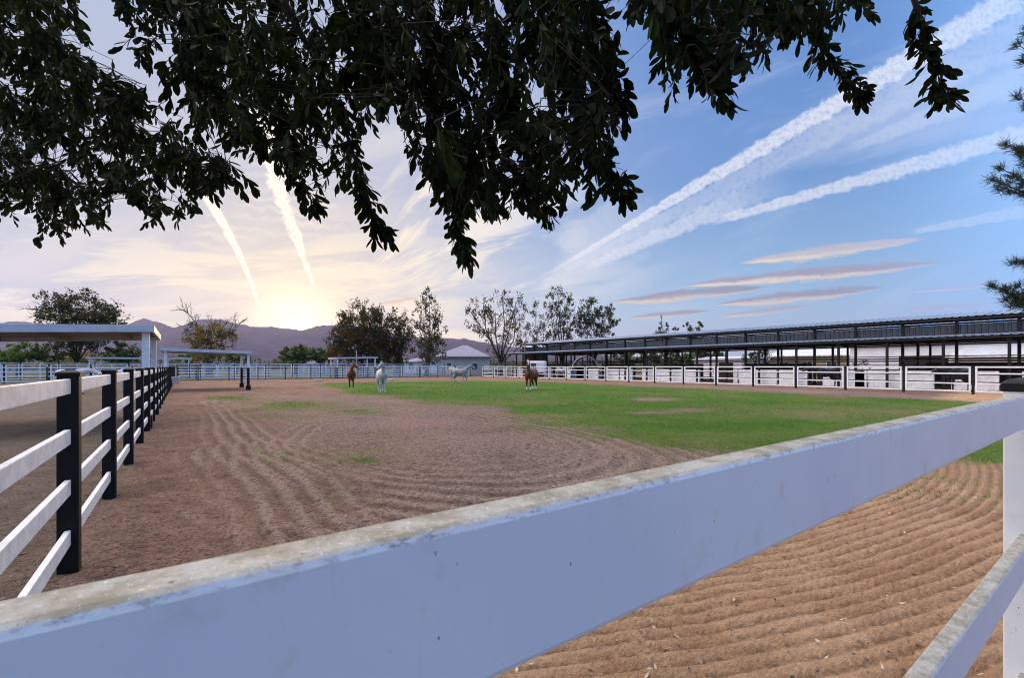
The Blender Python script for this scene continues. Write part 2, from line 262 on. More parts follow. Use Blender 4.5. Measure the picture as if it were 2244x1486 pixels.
# ------------------------------------------------------------------ mesh helpers
class MB:
    def __init__(s): s.v = []; s.f = []
    def add(s, vs, fs):
        o = len(s.v); s.v += [tuple(x) for x in vs]; s.f += [tuple(i + o for i in f) for f in fs]
    def box(s, x0, x1, y0, y1, z0, z1):
        s.add([(x0, y0, z0), (x1, y0, z0), (x1, y1, z0), (x0, y1, z0), (x0, y0, z1), (x1, y0, z1), (x1, y1, z1), (x0, y1, z1)],
              [(0, 3, 2, 1), (4, 5, 6, 7), (0, 1, 5, 4), (1, 2, 6, 5), (2, 3, 7, 6), (3, 0, 4, 7)]); return s
    def beam(s, a, b, w, h):       # box from a to b, w wide, h high
        a, b = Vector(a), Vector(b); d = (b - a).normalized(); up = Vector((0, 0, 1)) if abs(d.z) < .95 else Vector((0, 1, 0))
        r = d.cross(up).normalized() * w / 2; q = r.cross(d).normalized() * h / 2
        s.add([a - r - q, a + r - q, a + r + q, a - r + q, b - r - q, b + r - q, b + r + q, b - r + q],
              [(0, 1, 2, 3), (4, 7, 6, 5), (0, 4, 5, 1), (1, 5, 6, 2), (2, 6, 7, 3), (3, 7, 4, 0)]); return s
    def loft(s, pts, rw, rh, n=8, side=None):
        pts = [Vector(p) for p in pts]; o = len(s.v); k = len(pts); prev = None
        for i, p in enumerate(pts):
            d = (pts[min(i + 1, k - 1)] - pts[max(i - 1, 0)]).normalized()
            r = side if side is not None else (prev if prev is not None else d.cross(Vector((0, 0, 1)) if abs(d.z) < .9 else Vector((1, 0, 0))))
            r = Vector(r); r = (r - d * r.dot(d)).normalized(); prev = r; q = r.cross(d)
            for j in range(n):
                a = 2 * math.pi * j / n; s.v.append(tuple(p + r * math.cos(a) * rw[i] + q * math.sin(a) * rh[i]))
        for i in range(k - 1):
            for j in range(n):
                j2 = (j + 1) % n; s.f.append((o + i * n + j, o + i * n + j2, o + (i + 1) * n + j2, o + (i + 1) * n + j))
        s.f.append(tuple(o + j for j in range(n))[::-1]); s.f.append(tuple(o + (k - 1) * n + j for j in range(n))); return s
    def tube(s, pts, rs, n=6):
        if not hasattr(rs, '__len__'): rs = [rs] * len(pts)
        return s.loft(pts, rs, rs, n)
    def build(s, name, m_, parent=None, smooth=False, bevel=0., loc=None):
        me = bpy.data.meshes.new(name); me.from_pydata(s.v, [], s.f); me.update(); ob = bpy.data.objects.new(name, me); COL.objects.link(ob)
        if m_: me.materials.append(m_)
        if smooth: me.polygons.foreach_set('use_smooth', [True] * len(me.polygons))
        if bevel:
            bv = ob.modifiers.new('bevel', 'BEVEL'); bv.width = bevel; bv.segments = 2; bv.limit_method = 'ANGLE'; bv.harden_normals = False
        if parent: ob.parent = parent
        if loc: ob.location = loc
        return ob
def quads_obj(name, V, n_per, m_, parent=None, smooth=False):   # V: (k, n_per, 3) arrays of faces
    V = np.asarray(V, dtype=np.float32); k = len(V); me = bpy.data.meshes.new(name)
    me.vertices.add(k * n_per); me.vertices.foreach_set('co', V.reshape(-1)); me.loops.add(k * n_per); me.loops.foreach_set('vertex_index', np.arange(k * n_per, dtype=np.int32))
    me.polygons.add(k); me.polygons.foreach_set('loop_start', np.arange(0, k * n_per, n_per, dtype=np.int32)); me.polygons.foreach_set('loop_total', np.full(k, n_per, dtype=np.int32))
    me.update(calc_edges=True); me.validate(); me.materials.append(m_); ob = bpy.data.objects.new(name, me); COL.objects.link(ob)
    if parent: ob.parent = parent
    return ob
def grid_obj(name, P, idx, m_, parent=None, smooth=True):       # P (n,3) points, idx (k,4) quads
    me = bpy.data.meshes.new(name); k = len(idx); me.vertices.add(len(P)); me.vertices.foreach_set('co', np.asarray(P, np.float32).reshape(-1))
    me.loops.add(k * 4); me.loops.foreach_set('vertex_index', np.asarray(idx, np.int32).reshape(-1)); me.polygons.add(k)
    me.polygons.foreach_set('loop_start', np.arange(0, k * 4, 4, dtype=np.int32)); me.polygons.foreach_set('loop_total', np.full(k, 4, np.int32))
    me.update(calc_edges=True); me.polygons.foreach_set('use_smooth', [smooth] * k); me.materials.append(m_)
    ob = bpy.data.objects.new(name, me); COL.objects.link(ob)
    if parent: ob.parent = parent
    return ob
def tag(o, label=None, cat=None, group=None, kind=None):
    for k, v in (('label', label), ('category', cat), ('group', group), ('kind', kind)):
        if v: o[k] = v
    return o
def thing(name, label, cat, loc=(0, 0, 0), rz=0., group=None):
    o = bpy.data.objects.new(name, None); COL.objects.link(o); o.location = loc; o.rotation_euler = (0, 0, rz); o.empty_display_size = .2
    return tag(o, label, cat, group)
def copy_part(src, parent, loc=None, name=None):
    c = src.copy(); COL.objects.link(c); c.parent = parent
    if loc is not None: c.location = loc
    for ch in src.children: copy_part(ch, c)
    return c
# ------------------------------------------------------------------ ground
def inpoly(px, py, poly):
    r = np.zeros(px.shape, bool); n = len(poly)
    for i in range(n):
        x0, y0 = poly[i]; x1, y1 = poly[(i + 1) % n]
        c = ((y0 > py) != (y1 > py)) & (px < (x1 - x0) * (py - y0) / ((y1 - y0) or 1e-9) + x0); r ^= c
    return r
def vnoise(x, y, seed=0):          # smooth value noise on arrays
    def h(i, j):
        k = np.sin(i * 127.1 + j * 311.7 + seed * 74.7) * 43758.5453; return k - np.floor(k)
    xi, yi = np.floor(x), np.floor(y); fx, fy = x - xi, y - yi; fx = fx * fx * (3 - 2 * fx); fy = fy * fy * (3 - 2 * fy)
    return (h(xi, yi) * (1 - fx) + h(xi + 1, yi) * fx) * (1 - fy) + (h(xi, yi + 1) * (1 - fx) + h(xi + 1, yi + 1) * fx) * fy
def sst(x, a, b): q = np.clip((x - a) / (b - a), 0, 1); return q * q * (3 - 2 * q)
RIGHT_X, FAR_Y, LEFT_X = 36.5, 61.8, -.72
LAWN = [W(*q) for q in [(690, 43), (800, 46), (1000, 52), (1200, 47), (1500, 34.3), (1800, 25.5), (2110, 21), (2300, 17.5), (2600, 9), (2244, 6.6), (2050, 6.5), (1900, 7.8), (1700, 8.2), (1500, 8.0), (1400, 8.9), (1280, 10.6), (1150, 13.2), (1050, 15.8), (960, 19.7), (880, 23.4), (770, 28)]]
def soil(x, y):
    wx = x + (vnoise(x * .5, y * .5, 1) - .5) * 1.6; wy = y + (vnoise(x * .5, y * .5, 2) - .5) * 1.6
    inside = np.zeros(x.shape)
    for k_ in range(24):
        rr_ = 2.7 * math.sqrt((k_ + .5) / 24) * 1.; an_ = k_ * 2.39996; inside += inpoly(wx + rr_ * math.cos(an_), wy + rr_ * math.sin(an_), LAWN) / 24.
    px, py, Z = proj(x, y, np.zeros(x.shape)); ok = Z > 1.5
    def blob(cx, cy, rx, ry): return np.exp(-(((px - cx) / rx) ** 2 + ((py - cy) / ry) ** 2) * 1.2) * ok
    g = inside * (.92 + .45 * (vnoise(x * .22, y * .22, 5) - .5) + .3 * (vnoise(x * .7, y * .7, 7) - .5))
    for a in ((1430, 875, 60, 5), (1500, 899, 80, 6), (1050, 897, 70, 7), (1420, 905, 90, 4)): g = g - .8 * blob(*a)
    for a, k in (((500, 873, 110, 10), .58), ((640, 888, 190, 15), .60), ((620, 912, 190, 12), .44), ((780, 903, 130, 13), .48), ((700, 1000, 230, 26), .36), ((800, 1008, 120, 13), .50), ((640, 1085, 200, 22), .31), ((620, 1000, 60, 20), .35), ((560, 985, 60, 25), .33), ((860, 950, 120, 14), .32), ((950, 940, 90, 10), .28), ((570, 1090, 60, 14), .32), ((720, 1075, 110, 14), .30), ((980, 870, 120, 5), .5)): g = np.maximum(g, k * blob(*a))
    padk = (x > LEFT_X) & (x < RIGHT_X) & (y < FAR_Y) & (y > .3)
    g = np.where(padk, g, 0.); edge = sst(x, 36.4, 34.6) * sst(y, 61.4, 59.5) * sst(x, .1, 1.2); g = g * edge
    outside = (x < LEFT_X).astype(float); g = g + .0 * outside
    far = np.maximum(sst(y, 62.4, 63.6), sst(x, 75, 100)); g = np.maximum(g, far * .75)
    rake = (1 - .85 * np.clip(g, 0, 1)) * sst(y - .12 * x + (vnoise(x * .8, y * .8, 4) - .5) * .8, 3.1, 1.9) * sst(x, .2, 1.4)
    straw = sst(x, .6, 4.2) * sst(y, 33, 20) * sst(y, 1.5, 3.4) * (1 - np.clip(g * 1.2, 0, 1)) * (.55 + .45 * vnoise(x * .3, y * .3, 8)) * (x < 34)
    grey = sst(x, -.3, -1.4)
    return np.clip(g, 0, 1), np.clip(straw, 0, 1), np.clip(rake, 0, 1), grey
def dryness(x, y):
    px, py, Z = proj(x, y, np.zeros(x.shape)); ok = Z > 1.5
    def blob(cx, cy, rx, ry): return np.exp(-(((px - cx) / rx) ** 2 + ((py - cy) / ry) ** 2) * 1.2) * ok
    return np.clip(.75 * blob(1980, 905, 300, 26) + .5 * blob(1600, 955, 160, 10) + .7 * blob(2080, 945, 240, 26) + .45 * blob(1700, 905, 260, 9) + .6 * blob(1150, 912, 200, 8) + .5 * blob(1480, 900, 140, 8) + .8 * blob(2150, 1045, 120, 25) + 1.1 * (vnoise(x * .3, y * .3, 51) * .6 + vnoise(x * .9, y * .9, 52) * .4 - .46), 0, 1)
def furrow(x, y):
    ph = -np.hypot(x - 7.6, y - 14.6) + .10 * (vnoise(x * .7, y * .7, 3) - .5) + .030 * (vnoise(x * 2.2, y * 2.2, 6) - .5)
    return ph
def height(x, y):
    g, straw, rake, grey = soil(x, y)
    r = np.hypot(x, y); k = sst(r, 40, 14)
    ph = furrow(x, y) / .118
    a = .5 + .5 * np.sin(ph * 2 * math.pi); a = a ** 1.4
    z = rake * (.033 * (a - .5) * (.45 + 1.1 * vnoise(x * 1.3, y * 1.9, 12)))
    tr = track(x, y); z += k * (1 - rake) * (.027 * (tr - .4))
    z += k * (.030 * (vnoise(x * 2.3, y * 2.3, 13) - .5) + .026 * (vnoise(x * 7, y * 7, 14) - .5) + .020 * (vnoise(x * 17, y * 17, 15) - .5)) * (1 - .45 * rake)
    z += .05 * k * np.exp(-((x - LEFT_X - .15) / .5) ** 2) * (vnoise(y * 1.2, x, 16) - .3)
    return z
def track(x, y):                   # drag marks: run up along the left fence and bend round to the right across the middle
    w = (vnoise(x * .6, y * .6, 21) - .5) * .5
    e1 = np.hypot((x - 4.6), (y - 9.6) * .62) + w * .5     # oval ring of a worn circuit
    s1 = .5 + .5 * np.sin(e1 * 2 * math.pi / .31); s1 = s1 * (.35 + .65 * sst(vnoise(x * .7, y * .5, 22), .25, .6)); m1 = np.exp(-((e1 - 3.7) / 1.7) ** 2)
    s2 = .5 + .5 * np.sin((x + w * .6) * 2 * math.pi / .33); m2 = np.exp(-((x - 1.1) / .9) ** 2) * sst(y, 30, 12)
    e3 = np.hypot((x - 5.2), (y - 24.)) + w; s3 = .5 + .5 * np.sin(e3 * 2 * math.pi / .5); m3 = np.exp(-((e3 - 4.2) / 1.0) ** 2) * sst(x, 6, 3)
    return np.clip(np.maximum(np.maximum(s1 * m1, s2 * m2), s3 * m3), 0, 1) * sst(x, -.6, .1)
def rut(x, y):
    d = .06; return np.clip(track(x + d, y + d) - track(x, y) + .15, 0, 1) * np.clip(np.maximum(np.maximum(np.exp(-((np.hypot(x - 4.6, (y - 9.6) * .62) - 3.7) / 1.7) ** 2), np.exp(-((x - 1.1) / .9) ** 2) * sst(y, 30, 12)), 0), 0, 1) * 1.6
def axis(parts):
    out = []
    for a, b, st in parts: out += list(np.arange(a, b - 1e-6, st))
    return np.array(out + [parts[-1][1]])
def build_ground():
    gx = axis([(-6500, -900, 700), (-900, -160, 90), (-160, -50, 12), (-50, -8, 1.6), (-8, -1.5, .14), (-1.5, .8, .04), (.8, 5, .03), (5, 7.5, .035), (7.5, 12, .08), (12, 40, .35), (40, 120, 5), (120, 900, 80), (900, 6500, 700)])
    gy = axis([(-6500, -900, 700), (-900, -60, 90), (-60, -6, 6), (-6, .4, .4), (.4, 3.4, .021), (3.4, 6.5, .035), (6.5, 13, .10), (13, 40, .28), (40, 70, .7), (70, 180, 8), (180, 900, 60), (900, 6500, 700)])
    X, Y = np.meshgrid(gx, gy, indexing='ij'); nx, ny = X.shape; x, y = X.ravel(), Y.ravel()
    P = np.stack([x, y, height(x, y)], 1); i = np.arange(nx * ny).reshape(nx, ny)
    idx = np.stack([i[:-1, :-1], i[1:, :-1], i[1:, 1:], i[:-1, 1:]], -1).reshape(-1, 4)
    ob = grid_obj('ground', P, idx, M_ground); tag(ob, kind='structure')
    g, straw, rake, grey = soil(x, y)
    for nme, arr in (('green', g), ('straw', straw), ('raked', rake), ('grey', grey), ('track', track(x, y) * (1 - rake)), ('dry', dryness(x, y)), ('yard', sst(y, 62.3, 63.0) * sst(y, 900, 300)), ('rut', (1 - rake) * sst(x, -.5, .2) * rut(x, y)), ('trough_shade', rake * sst(np.sin(furrow(x, y) / .118 * 2 * math.pi), .1, -.8))):
        at = ob.data.attributes.new(nme, 'FLOAT', 'POINT'); at.data.foreach_set('value', arr.astype(np.float32))
build_ground()
def build_mountains():
    ridge = [(-900, 745), (-600, 715), (-420, 690), (-250, 712), (-100, 718), (0, 709), (30, 704), (70, 707), (120, 710), (200, 712), (270, 714), (290, 708), (314, 697), (332, 703), (350, 706), (378, 718), (400, 712), (430, 702), (456, 698), (484, 701), (520, 709), (560, 717), (600, 716), (640, 721), (662, 724), (678, 720), (694, 715), (730, 712), (790, 714), (830, 722), (880, 735), (930, 741), (984, 741), (1022, 743), (1044, 747), (1100, 757), (1200, 768), (1320, 778), (1500, 788), (1800, 793), (2244, 796), (2900, 800)]
    rp = np.array(ridge, float); cols = np.concatenate([np.arange(-900, -20, 12), np.arange(-20, 1120, 3), np.arange(1120, 2900, 20)]); n = len(cols)
    top = np.interp(cols, rp[:, 0], rp[:, 1])
    top = top + (vnoise(cols / 9, cols * 0, 31) - .5) * 2.4 + (vnoise(cols / 3.5, cols * 0, 32) - .5) * 1.4
    D = 4300.; R = 46; P = []
    for k in range(R):
        q = k / (R - 10)                                   # 1 at the crest, then falls away behind it
        dep = D * (.60 + .40 * q)
        base = (HY - top) * D / F + CAMH
        prof = np.where(q <= 1, q ** 1.55, np.maximum(0, 1 - (q - 1) * 4.2))
        spur = (np.abs(vnoise(cols / 26 + q * 1.3, q * 2.5 + cols * 0, 33) - .5) * 2 + .5 * np.abs(vnoise(cols / 11 - q, q * 6 + cols * 0, 34) - .5) * 2 + .25 * vnoise(cols / 5, q * 14 + cols * 0, 35))
        h = base * (prof - (spur - .6) * .42 * min(1, q * 2) * max(0, 1 - q) * 1.0 * (q < 1))
        Xc = (cols - CX) / F * D * (.90 + .10 * q) ; Zc = np.full(n, dep)
        P.append(np.stack([CA * Xc + SA * Zc, -SA * Xc + CA * Zc, np.maximum(h, -1) - .5], 1))
    P = np.array(P).reshape(-1, 3); i = np.arange(R * n).reshape(R, n)
    idx = np.stack([i[:-1, :-1], i[:-1, 1:], i[1:, 1:], i[1:, :-1]], -1).reshape(-1, 4)
    tag(grid_obj('mountains', P, idx, M_mount), kind='structure')
build_mountains()
hz = MB().box(-6600, 6600, -6600, 6600, -1.6, 640).build('haze', None); tag(hz, kind='stuff')
hm = bpy.data.materials.new('haze'); hm.use_nodes = True; ht = NT(hm.node_tree); ht.t.nodes.clear()
hv = ht.n('ShaderNodeVolumePrincipled', {'Color': (.62, .62, .98), 'Density': .000075, 'Anisotropy': .5}); ho = ht.n('ShaderNodeOutputMaterial'); ht.L.new(hv.outputs[0], ho.inputs['Volume']); hz.data.materials.append(hm)
# ------------------------------------------------------------------ long open barn on the right
def ribbed(mb, x0, z0, x1, z1, y0, y1, pitch=.42, rib=.045, thick=.02):   # ribbed sheet sloping from (x0,z0) to (x1,z1), ribs running up the slope
    prof = []; y = y0
    while y < y1 - 1e-6:
        for dy, h in ((0, 0), (pitch * .55, 0), (pitch * .66, rib), (pitch * .86, rib)): prof.append((min(y + dy, y1), h))
        y += pitch
    prof.append((y1, 0)); o = len(mb.v); L = math.hypot(x1 - x0, z1 - z0); nx, nz = -(z1 - z0) / L, (x1 - x0) / L
    if nz < 0 or (abs(nz) < 1e-6 and nx > 0): nx, nz = -nx, -nz
    vs = []
    for y, h in prof:
        for (xx, zz) in ((x0, z0), (x1, z1)):
            vs.append((xx + nx * h, y, zz + nz * h)); vs.append((xx + nx * (h - thick), y, zz + nz * (h - thick)))
    fs = []
    for i in range(len(prof) - 1):
        a = i * 4; b = a + 4
        fs += [(a, a + 2, b + 2, b), (a + 1, b + 1, b + 3, a + 3), (a, b, b + 1, a + 1), (a + 2, a + 3, b + 3, b + 2)]
    mb.add(vs, fs)
B0, B1 = -2., 61.5
def barn():
    t = thing('horse_barn', 'long open sided horse barn with blue grey metal roofs and black posts', 'barn', (48, 30, 0))
    def part(mb, name, m_, **k): ob = mb.build(name, m_, t, **k); ob.location = (-48, -30, 0); return ob
    for (a, b) in (((42., 3.62), (46., 3.93)), ((54., 3.62), (50., 3.93))):
        mb = MB(); ribbed(mb, a[0], a[1], b[0], b[1], B0 - .6, B1 + 2.0); part(mb, 'lean_to_roof', M_roof)
    mb = MB()
    ribbed(mb, 45.4, 5.17, 48., 5.62, B0 - .6, B1 - .6); ribbed(mb, 50.6, 5.17, 48., 5.62, B0 - .6, B1 - .6); part(mb, 'ridge_roof', M_roof)
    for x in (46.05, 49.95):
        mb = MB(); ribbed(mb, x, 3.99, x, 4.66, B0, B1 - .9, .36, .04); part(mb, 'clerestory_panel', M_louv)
    pr = MB()
    for x0, z0, x1, z1 in ((42.1, 3.55, 45.9, 3.85), (53.9, 3.55, 50.1, 3.85), (45.5, 5.09, 47.9, 5.52), (50.5, 5.09, 48.1, 5.52)):
        for f in (.03, .36, .68, .97): pr.box(x0 + (x1 - x0) * f - .04, x0 + (x1 - x0) * f + .04, B0, B1 - .7, z0 + (z1 - z0) * f - .13, z0 + (z1 - z0) * f)
    part(pr, 'purlins', M_blackm)
    y = B1 - .3; k = 0
    while y > B0:
        w = .075
        rows = [(42.4, 3.5, .075), (46.0, 4.9, .085)] + ([(50.0, 4.9, .085), (53.6, 3.5, .075)] if k % 2 == 0 else [])
        for (x, h, w) in rows:
            mb = MB().box(x - w, x + w, y - w, y + w, 0, h); part(mb, 'post', M_blackm)
        if k % 2 == 0:
            mb = MB().beam((42.1, y, 3.47), (46., y, 3.77), .07, .12).beam((50., y, 3.77), (53.9, y, 3.47), .07, .12).beam((46., y, 4.72), (50, y, 4.72), .08, .14).beam((46, y, 4.74), (45.5, y, 5.05), .07, .1).beam((50, y, 4.74), (50.5, y, 5.05), .07, .1)
            mb.beam((42.45, y, 2.9), (43.4, y, 3.52), .05, .05); part(mb, 'truss', M_blackm)
        y -= 3.1; k += 1
    for x, zs in ((42.4, (.55, 1.05, 1.55, 1.95, 2.3)), (46.0, (1.3, 1.75, 2.2)), (50., (1.3, 1.75, 2.2)), (53.6, (.6, 1.1, 1.6, 2.1))):
        for z in zs:
            mb = MB().tube([(x + .1, B0, z), (x + .1, B1 - .3, z)], .034, 6); part(mb, 'pipe_rail', M_blackm)
    # front edge beam under the eave
    part(MB().box(42.02, 42.1, B0 - .5, B1 + .8, 3.42, 3.56), 'eave_beam', M_blackm)
    part(MB().box(45.42, 45.5, B0 - .5, B1 - .7, 4.97, 5.10), 'eave_beam', M_blackm)
    # white block half walls, with open stalls between
    segs = [(2085, 2190), (2240, 2330), (1904, 2048), (1874, 1900), (1802, 1896) , (1653, 1703), (1621, 1648), (1608, 1617), (1500, 1534), (1473, 1495), (1437, 1473), (1408, 1432), (1360, 1387), (1332, 1357), (1288, 1312), (1242, 1262), (1194, 1210), (1164, 1180), (1128, 1146), (1100, 1112), (1708, 1770)]
    done = []
    for a, b in segs:
        ya, yb = y_at(a, 43.), y_at(b, 43.); ya, yb = max(ya, yb), min(ya, yb)
        if any(yb < e + .05 and ya > s_ - .05 for s_, e in done): ya = min([s_ for s_, e in done if s_ > yb] + [ya]) - .06
        if ya - yb < .4: continue
        done.append((yb, ya)); part(MB().box(42.9, 43.1, yb, ya, 0, 1.28), 'block_wall', M_block, bevel=.02)
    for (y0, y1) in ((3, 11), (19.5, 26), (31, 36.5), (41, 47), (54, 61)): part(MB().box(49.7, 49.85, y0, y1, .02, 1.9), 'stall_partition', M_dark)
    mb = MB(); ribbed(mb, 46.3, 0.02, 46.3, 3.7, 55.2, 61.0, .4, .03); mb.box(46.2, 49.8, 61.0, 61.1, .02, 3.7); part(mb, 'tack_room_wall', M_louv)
    return t
barn()
# ------------------------------------------------------------------ buildings beyond
def building(name, label, x0, x1, y0, y1, wh, rise, wall, roof, over=.4, ridge='y', doors=(), windows=(), group=None):
    """ doors / windows sit on the west face (x = x0): (y centre, width, z0, z1) """
    t = thing(name, label, 'building', ((x0 + x1) / 2, (y0 + y1) / 2, 0), group=group); off = (-(x0 + x1) / 2, -(y0 + y1) / 2, 0)
    def part(mb, n_, m_, par=t, **k):
        ob = mb.build(n_, m_, par, **k)
        if par is t: ob.location = off
        return ob
    mb = MB().box(x0, x1, y0, y1, -.1, wh); xm, ym = (x0 + x1) / 2, (y0 + y1) / 2
    o = over; r = MB()
    if ridge == 'y':
        mb.add([(x0, y0, wh), (x1, y0, wh), (xm, y0, wh + rise * .9)], [(0, 1, 2)]); mb.add([(x0, y1, wh), (x1, y1, wh), (xm, y1, wh + rise * .9)], [(0, 2, 1)])
        ribbed(r, x0 - o, wh - .02, xm, wh + rise, y0 - o, y1 + o, .6, .04, .12); ribbed(r, x1 + o, wh - .02, xm, wh + rise, y0 - o, y1 + o, .6, .04, .12)
    elif ridge == 'shed':
        ribbed(r, x0 - o, wh - .02, x1 + o, wh + rise, y0 - o, y1 + o, .6, .04, .15)
    else:                          # hip
        i = min((x1 - x0), (y1 - y0)) / 2
        a = [(x0 - o, y0 - o, wh), (x1 + o, y0 - o, wh), (x1 + o, y1 + o, wh), (x0 - o, y1 + o, wh)]
        b = [(xm, y0 + i, wh + rise), (xm, y1 - i, wh + rise)] if (y1 - y0) > (x1 - x0) else [(x0 + i, ym, wh + rise), (x1 - i, ym, wh + rise)]
        if (y1 - y0) > (x1 - x0): r.add(a + b, [(0, 1, 4), (1, 2, 5, 4), (2, 3, 5), (3, 0, 4, 5), (0, 3, 2, 1)])
        else: r.add(a + b, [(0, 1, 5, 4), (1, 2, 5), (2, 3, 4, 5), (3, 0, 4), (0, 3, 2, 1)])
        r.box(x0 - o, x1 + o, y0 - o - .01, y1 + o + .01, wh - .22, wh - .01)
    part(mb, 'wall', wall); part(r, 'roof', roof)
    for (yc, w, z0, z1) in doors: part(MB().box(x0 - .05, x0 + .05, yc - w / 2, yc + w / 2, z0, z1), 'door', M_dark)
    for (yc, w, z0, z1) in windows:
        fr = MB()
        for a in ((yc - w / 2 - .07, yc + w / 2 + .07, z0 - .07, z0), (yc - w / 2 - .07, yc + w / 2 + .07, z1, z1 + .07), (yc - w / 2 - .07, yc - w / 2, z0, z1), (yc + w / 2, yc + w / 2 + .07, z0, z1), (yc - .03, yc + .03, z0, z1)): fr.box(x0 - .08, x0 + .05, a[0], a[1], a[2], a[3])
        f = part(fr, 'window', M_white); part(MB().box(x0 - .03, x0 + .02, yc - w / 2, yc + w / 2, z0, z1), 'pane', M_glass, par=f)
    return t
building('stable_building', 'big white stucco building with wide dark door behind the barn', 62, 72, 3., 20.4, 3.9, .8, M_whitewall, M_lightroof, ridge='shed', doors=((14.0, 3.9, 0, 2.7),), windows=())
building('office_building', 'low white building with pale flat roof at the right end', 60, 61.6, 5.2, 11.2, 2.5, .22, M_whitewall, M_lightroof, .7, ridge='shed')
building('ranch_house', 'low tan house with paired windows seen through the barn posts', 66, 74, 22., 31., 3.0, .9, M_tan, M_lightroof, .7, windows=((29.2, 1.1, .9, 2.2), (26.4, 1.1, .9, 2.2), (23.6, 1.1, .9, 2.2)))
building('storage_shed', 'white shed with pale sloping roof left of the tan house', 66, 72, 35., 42.7, 2.7, .5, M_whitewall, M_lightroof, .5, ridge='shed', doors=((37.4, 2.2, 0, 2.1),))
def far_building(name, label, pxa, pxb, Z, wh, rise, wall, roof, depth=9.):
    xa, ya = W(pxa, Z); xb, yb = W(pxb, Z); L = math.hypot(xb - xa, yb - ya); t = thing(name, label, 'house', ((xa + xb) / 2, (ya + yb) / 2, 0), rad(-YAW))
    mb = MB().box(-L / 2, L / 2, 0, depth, -.1, wh).build('wall', wall, t)
    r = MB(); o = .6; i = depth / 2
    a = [(-L / 2 - o, -o, wh), (L / 2 + o, -o, wh), (L / 2 + o, depth + o, wh), (-L / 2 - o, depth + o, wh)]; b = [(-L / 2 + i, depth / 2, wh + rise), (L / 2 - i, depth / 2, wh + rise)]
    if L <= depth: b = [(-.3, depth / 2, wh + rise), (.3, depth / 2, wh + rise)]
    r.add(a + b, [(0, 1, 5, 4), (1, 2, 5), (2, 3, 4, 5), (3, 0, 4), (0, 3, 2, 1)]); r.box(-L / 2 - o + .01, L / 2 + o - .01, -o + .01, depth + o - .01, wh - .25, wh - .01); r.build('roof', roof, t)
    n = max(2, int(L / 3.5))
    for k in range(n):
        xc = -L / 2 + L * (k + .5) / n
        f = MB()
        for q in ((-.62, .62, .95, 1.02), (-.62, .62, 2.2, 2.27), (-.62, -.55, 1.02, 2.2), (.55, .62, 1.02, 2.2)): f.box(xc + q[0], xc + q[1], -.07, .04, q[2], q[3])
        w = f.build('window', M_white, t); MB().box(xc - .55, xc + .55, -.03, .03, 1.02, 2.2).build('pane', M_glass, w)
    return t
far_building('hip_roof_house', 'pale house with blue grey hip roof behind the slim tall tree', 958, 1068, 92, 3.6, 2.4, simple('pale grey stucco', (.42, .42, .45), .9, .08), M_slate)
far_building('farm_house', 'small grey roofed house among round green trees', 668, 714, 150, 2.4, 1.9, M_tan, simple('dark shingle', (.10, .10, .125), .8, .2, 3.), 7.)
far_building('long_house', 'low pale house behind the wide dark eucalyptus trees', 886, 946, 108, 2.7, 1.2, M_whitewall, M_slate)
def hoop_shed(px, Z, w, h, label, name='hoop_shelter', front=M_dark):
    x, y = W(px, Z); t = thing(name, label, 'shelter', (x, y, 0), rad(-YAW - 12)); mb = MB(); n = 12
    for k in range(n):
        a0, a1 = math.pi * k / n, math.pi * (k + 1) / n
        f = lambda a: (math.cos(a) * w / 2, h * math.sin(a) ** .8)
        (xa, za), (xb, zb) = f(a0), f(a1)
        mb.add([(xa, 0, za), (xb, 0, zb), (xb, 5, zb), (xa, 5, za), (xa * .96, 0, za * .96), (xb * .96, 0, zb * .96), (xb * .96, 5, zb * .96), (xa * .96, 5, za * .96)], [(0, 1, 2, 3), (4, 7, 6, 5), (0, 4, 5, 1), (3, 2, 6, 7)])
    mb.build('canopy', M_lightroof, t); MB().box(-w * .44, w * .44, 4.7, 4.8, 0, h * .6).build('rear_panel', front, t)
    return t
hoop_shed(1282, 60, 3.9, 3.0, 'arched grey hay shelter with open front under the far barn roof')
def trailer(px, Z, L, h, label, rot):
    x, y = W(px, Z); t = thing('horse_trailer', label, 'trailer', (x, y, 0), rad(-YAW + rot)); b = MB().box(-L / 2, L / 2, -1, 1, .5, h).build('body', M_white, t, bevel=.25)
    for k in (-.5, .5):
        wl = MB(); wl.tube([(k, -1.05, .38), (k, -.8, .38)], .38, 14); wl.build('wheel', M_blackm, t)
    w = MB().box(-L * .36, -L * .08, -1.02, -.98, 1.35, h - .35).build('window', M_glass, t); MB().box(L * .1, L * .34, -1.02, -.98, .75, h - .3).build('door', M_whitewall, t); MB().beam((L / 2, 0, .55), (L / 2 + 1.1, 0, .5), .1, .1).build('hitch', M_blackm, t)
trailer(1176, 66, 2.7, 2.35, 'white trailer parked under the far end of the barn', 4)
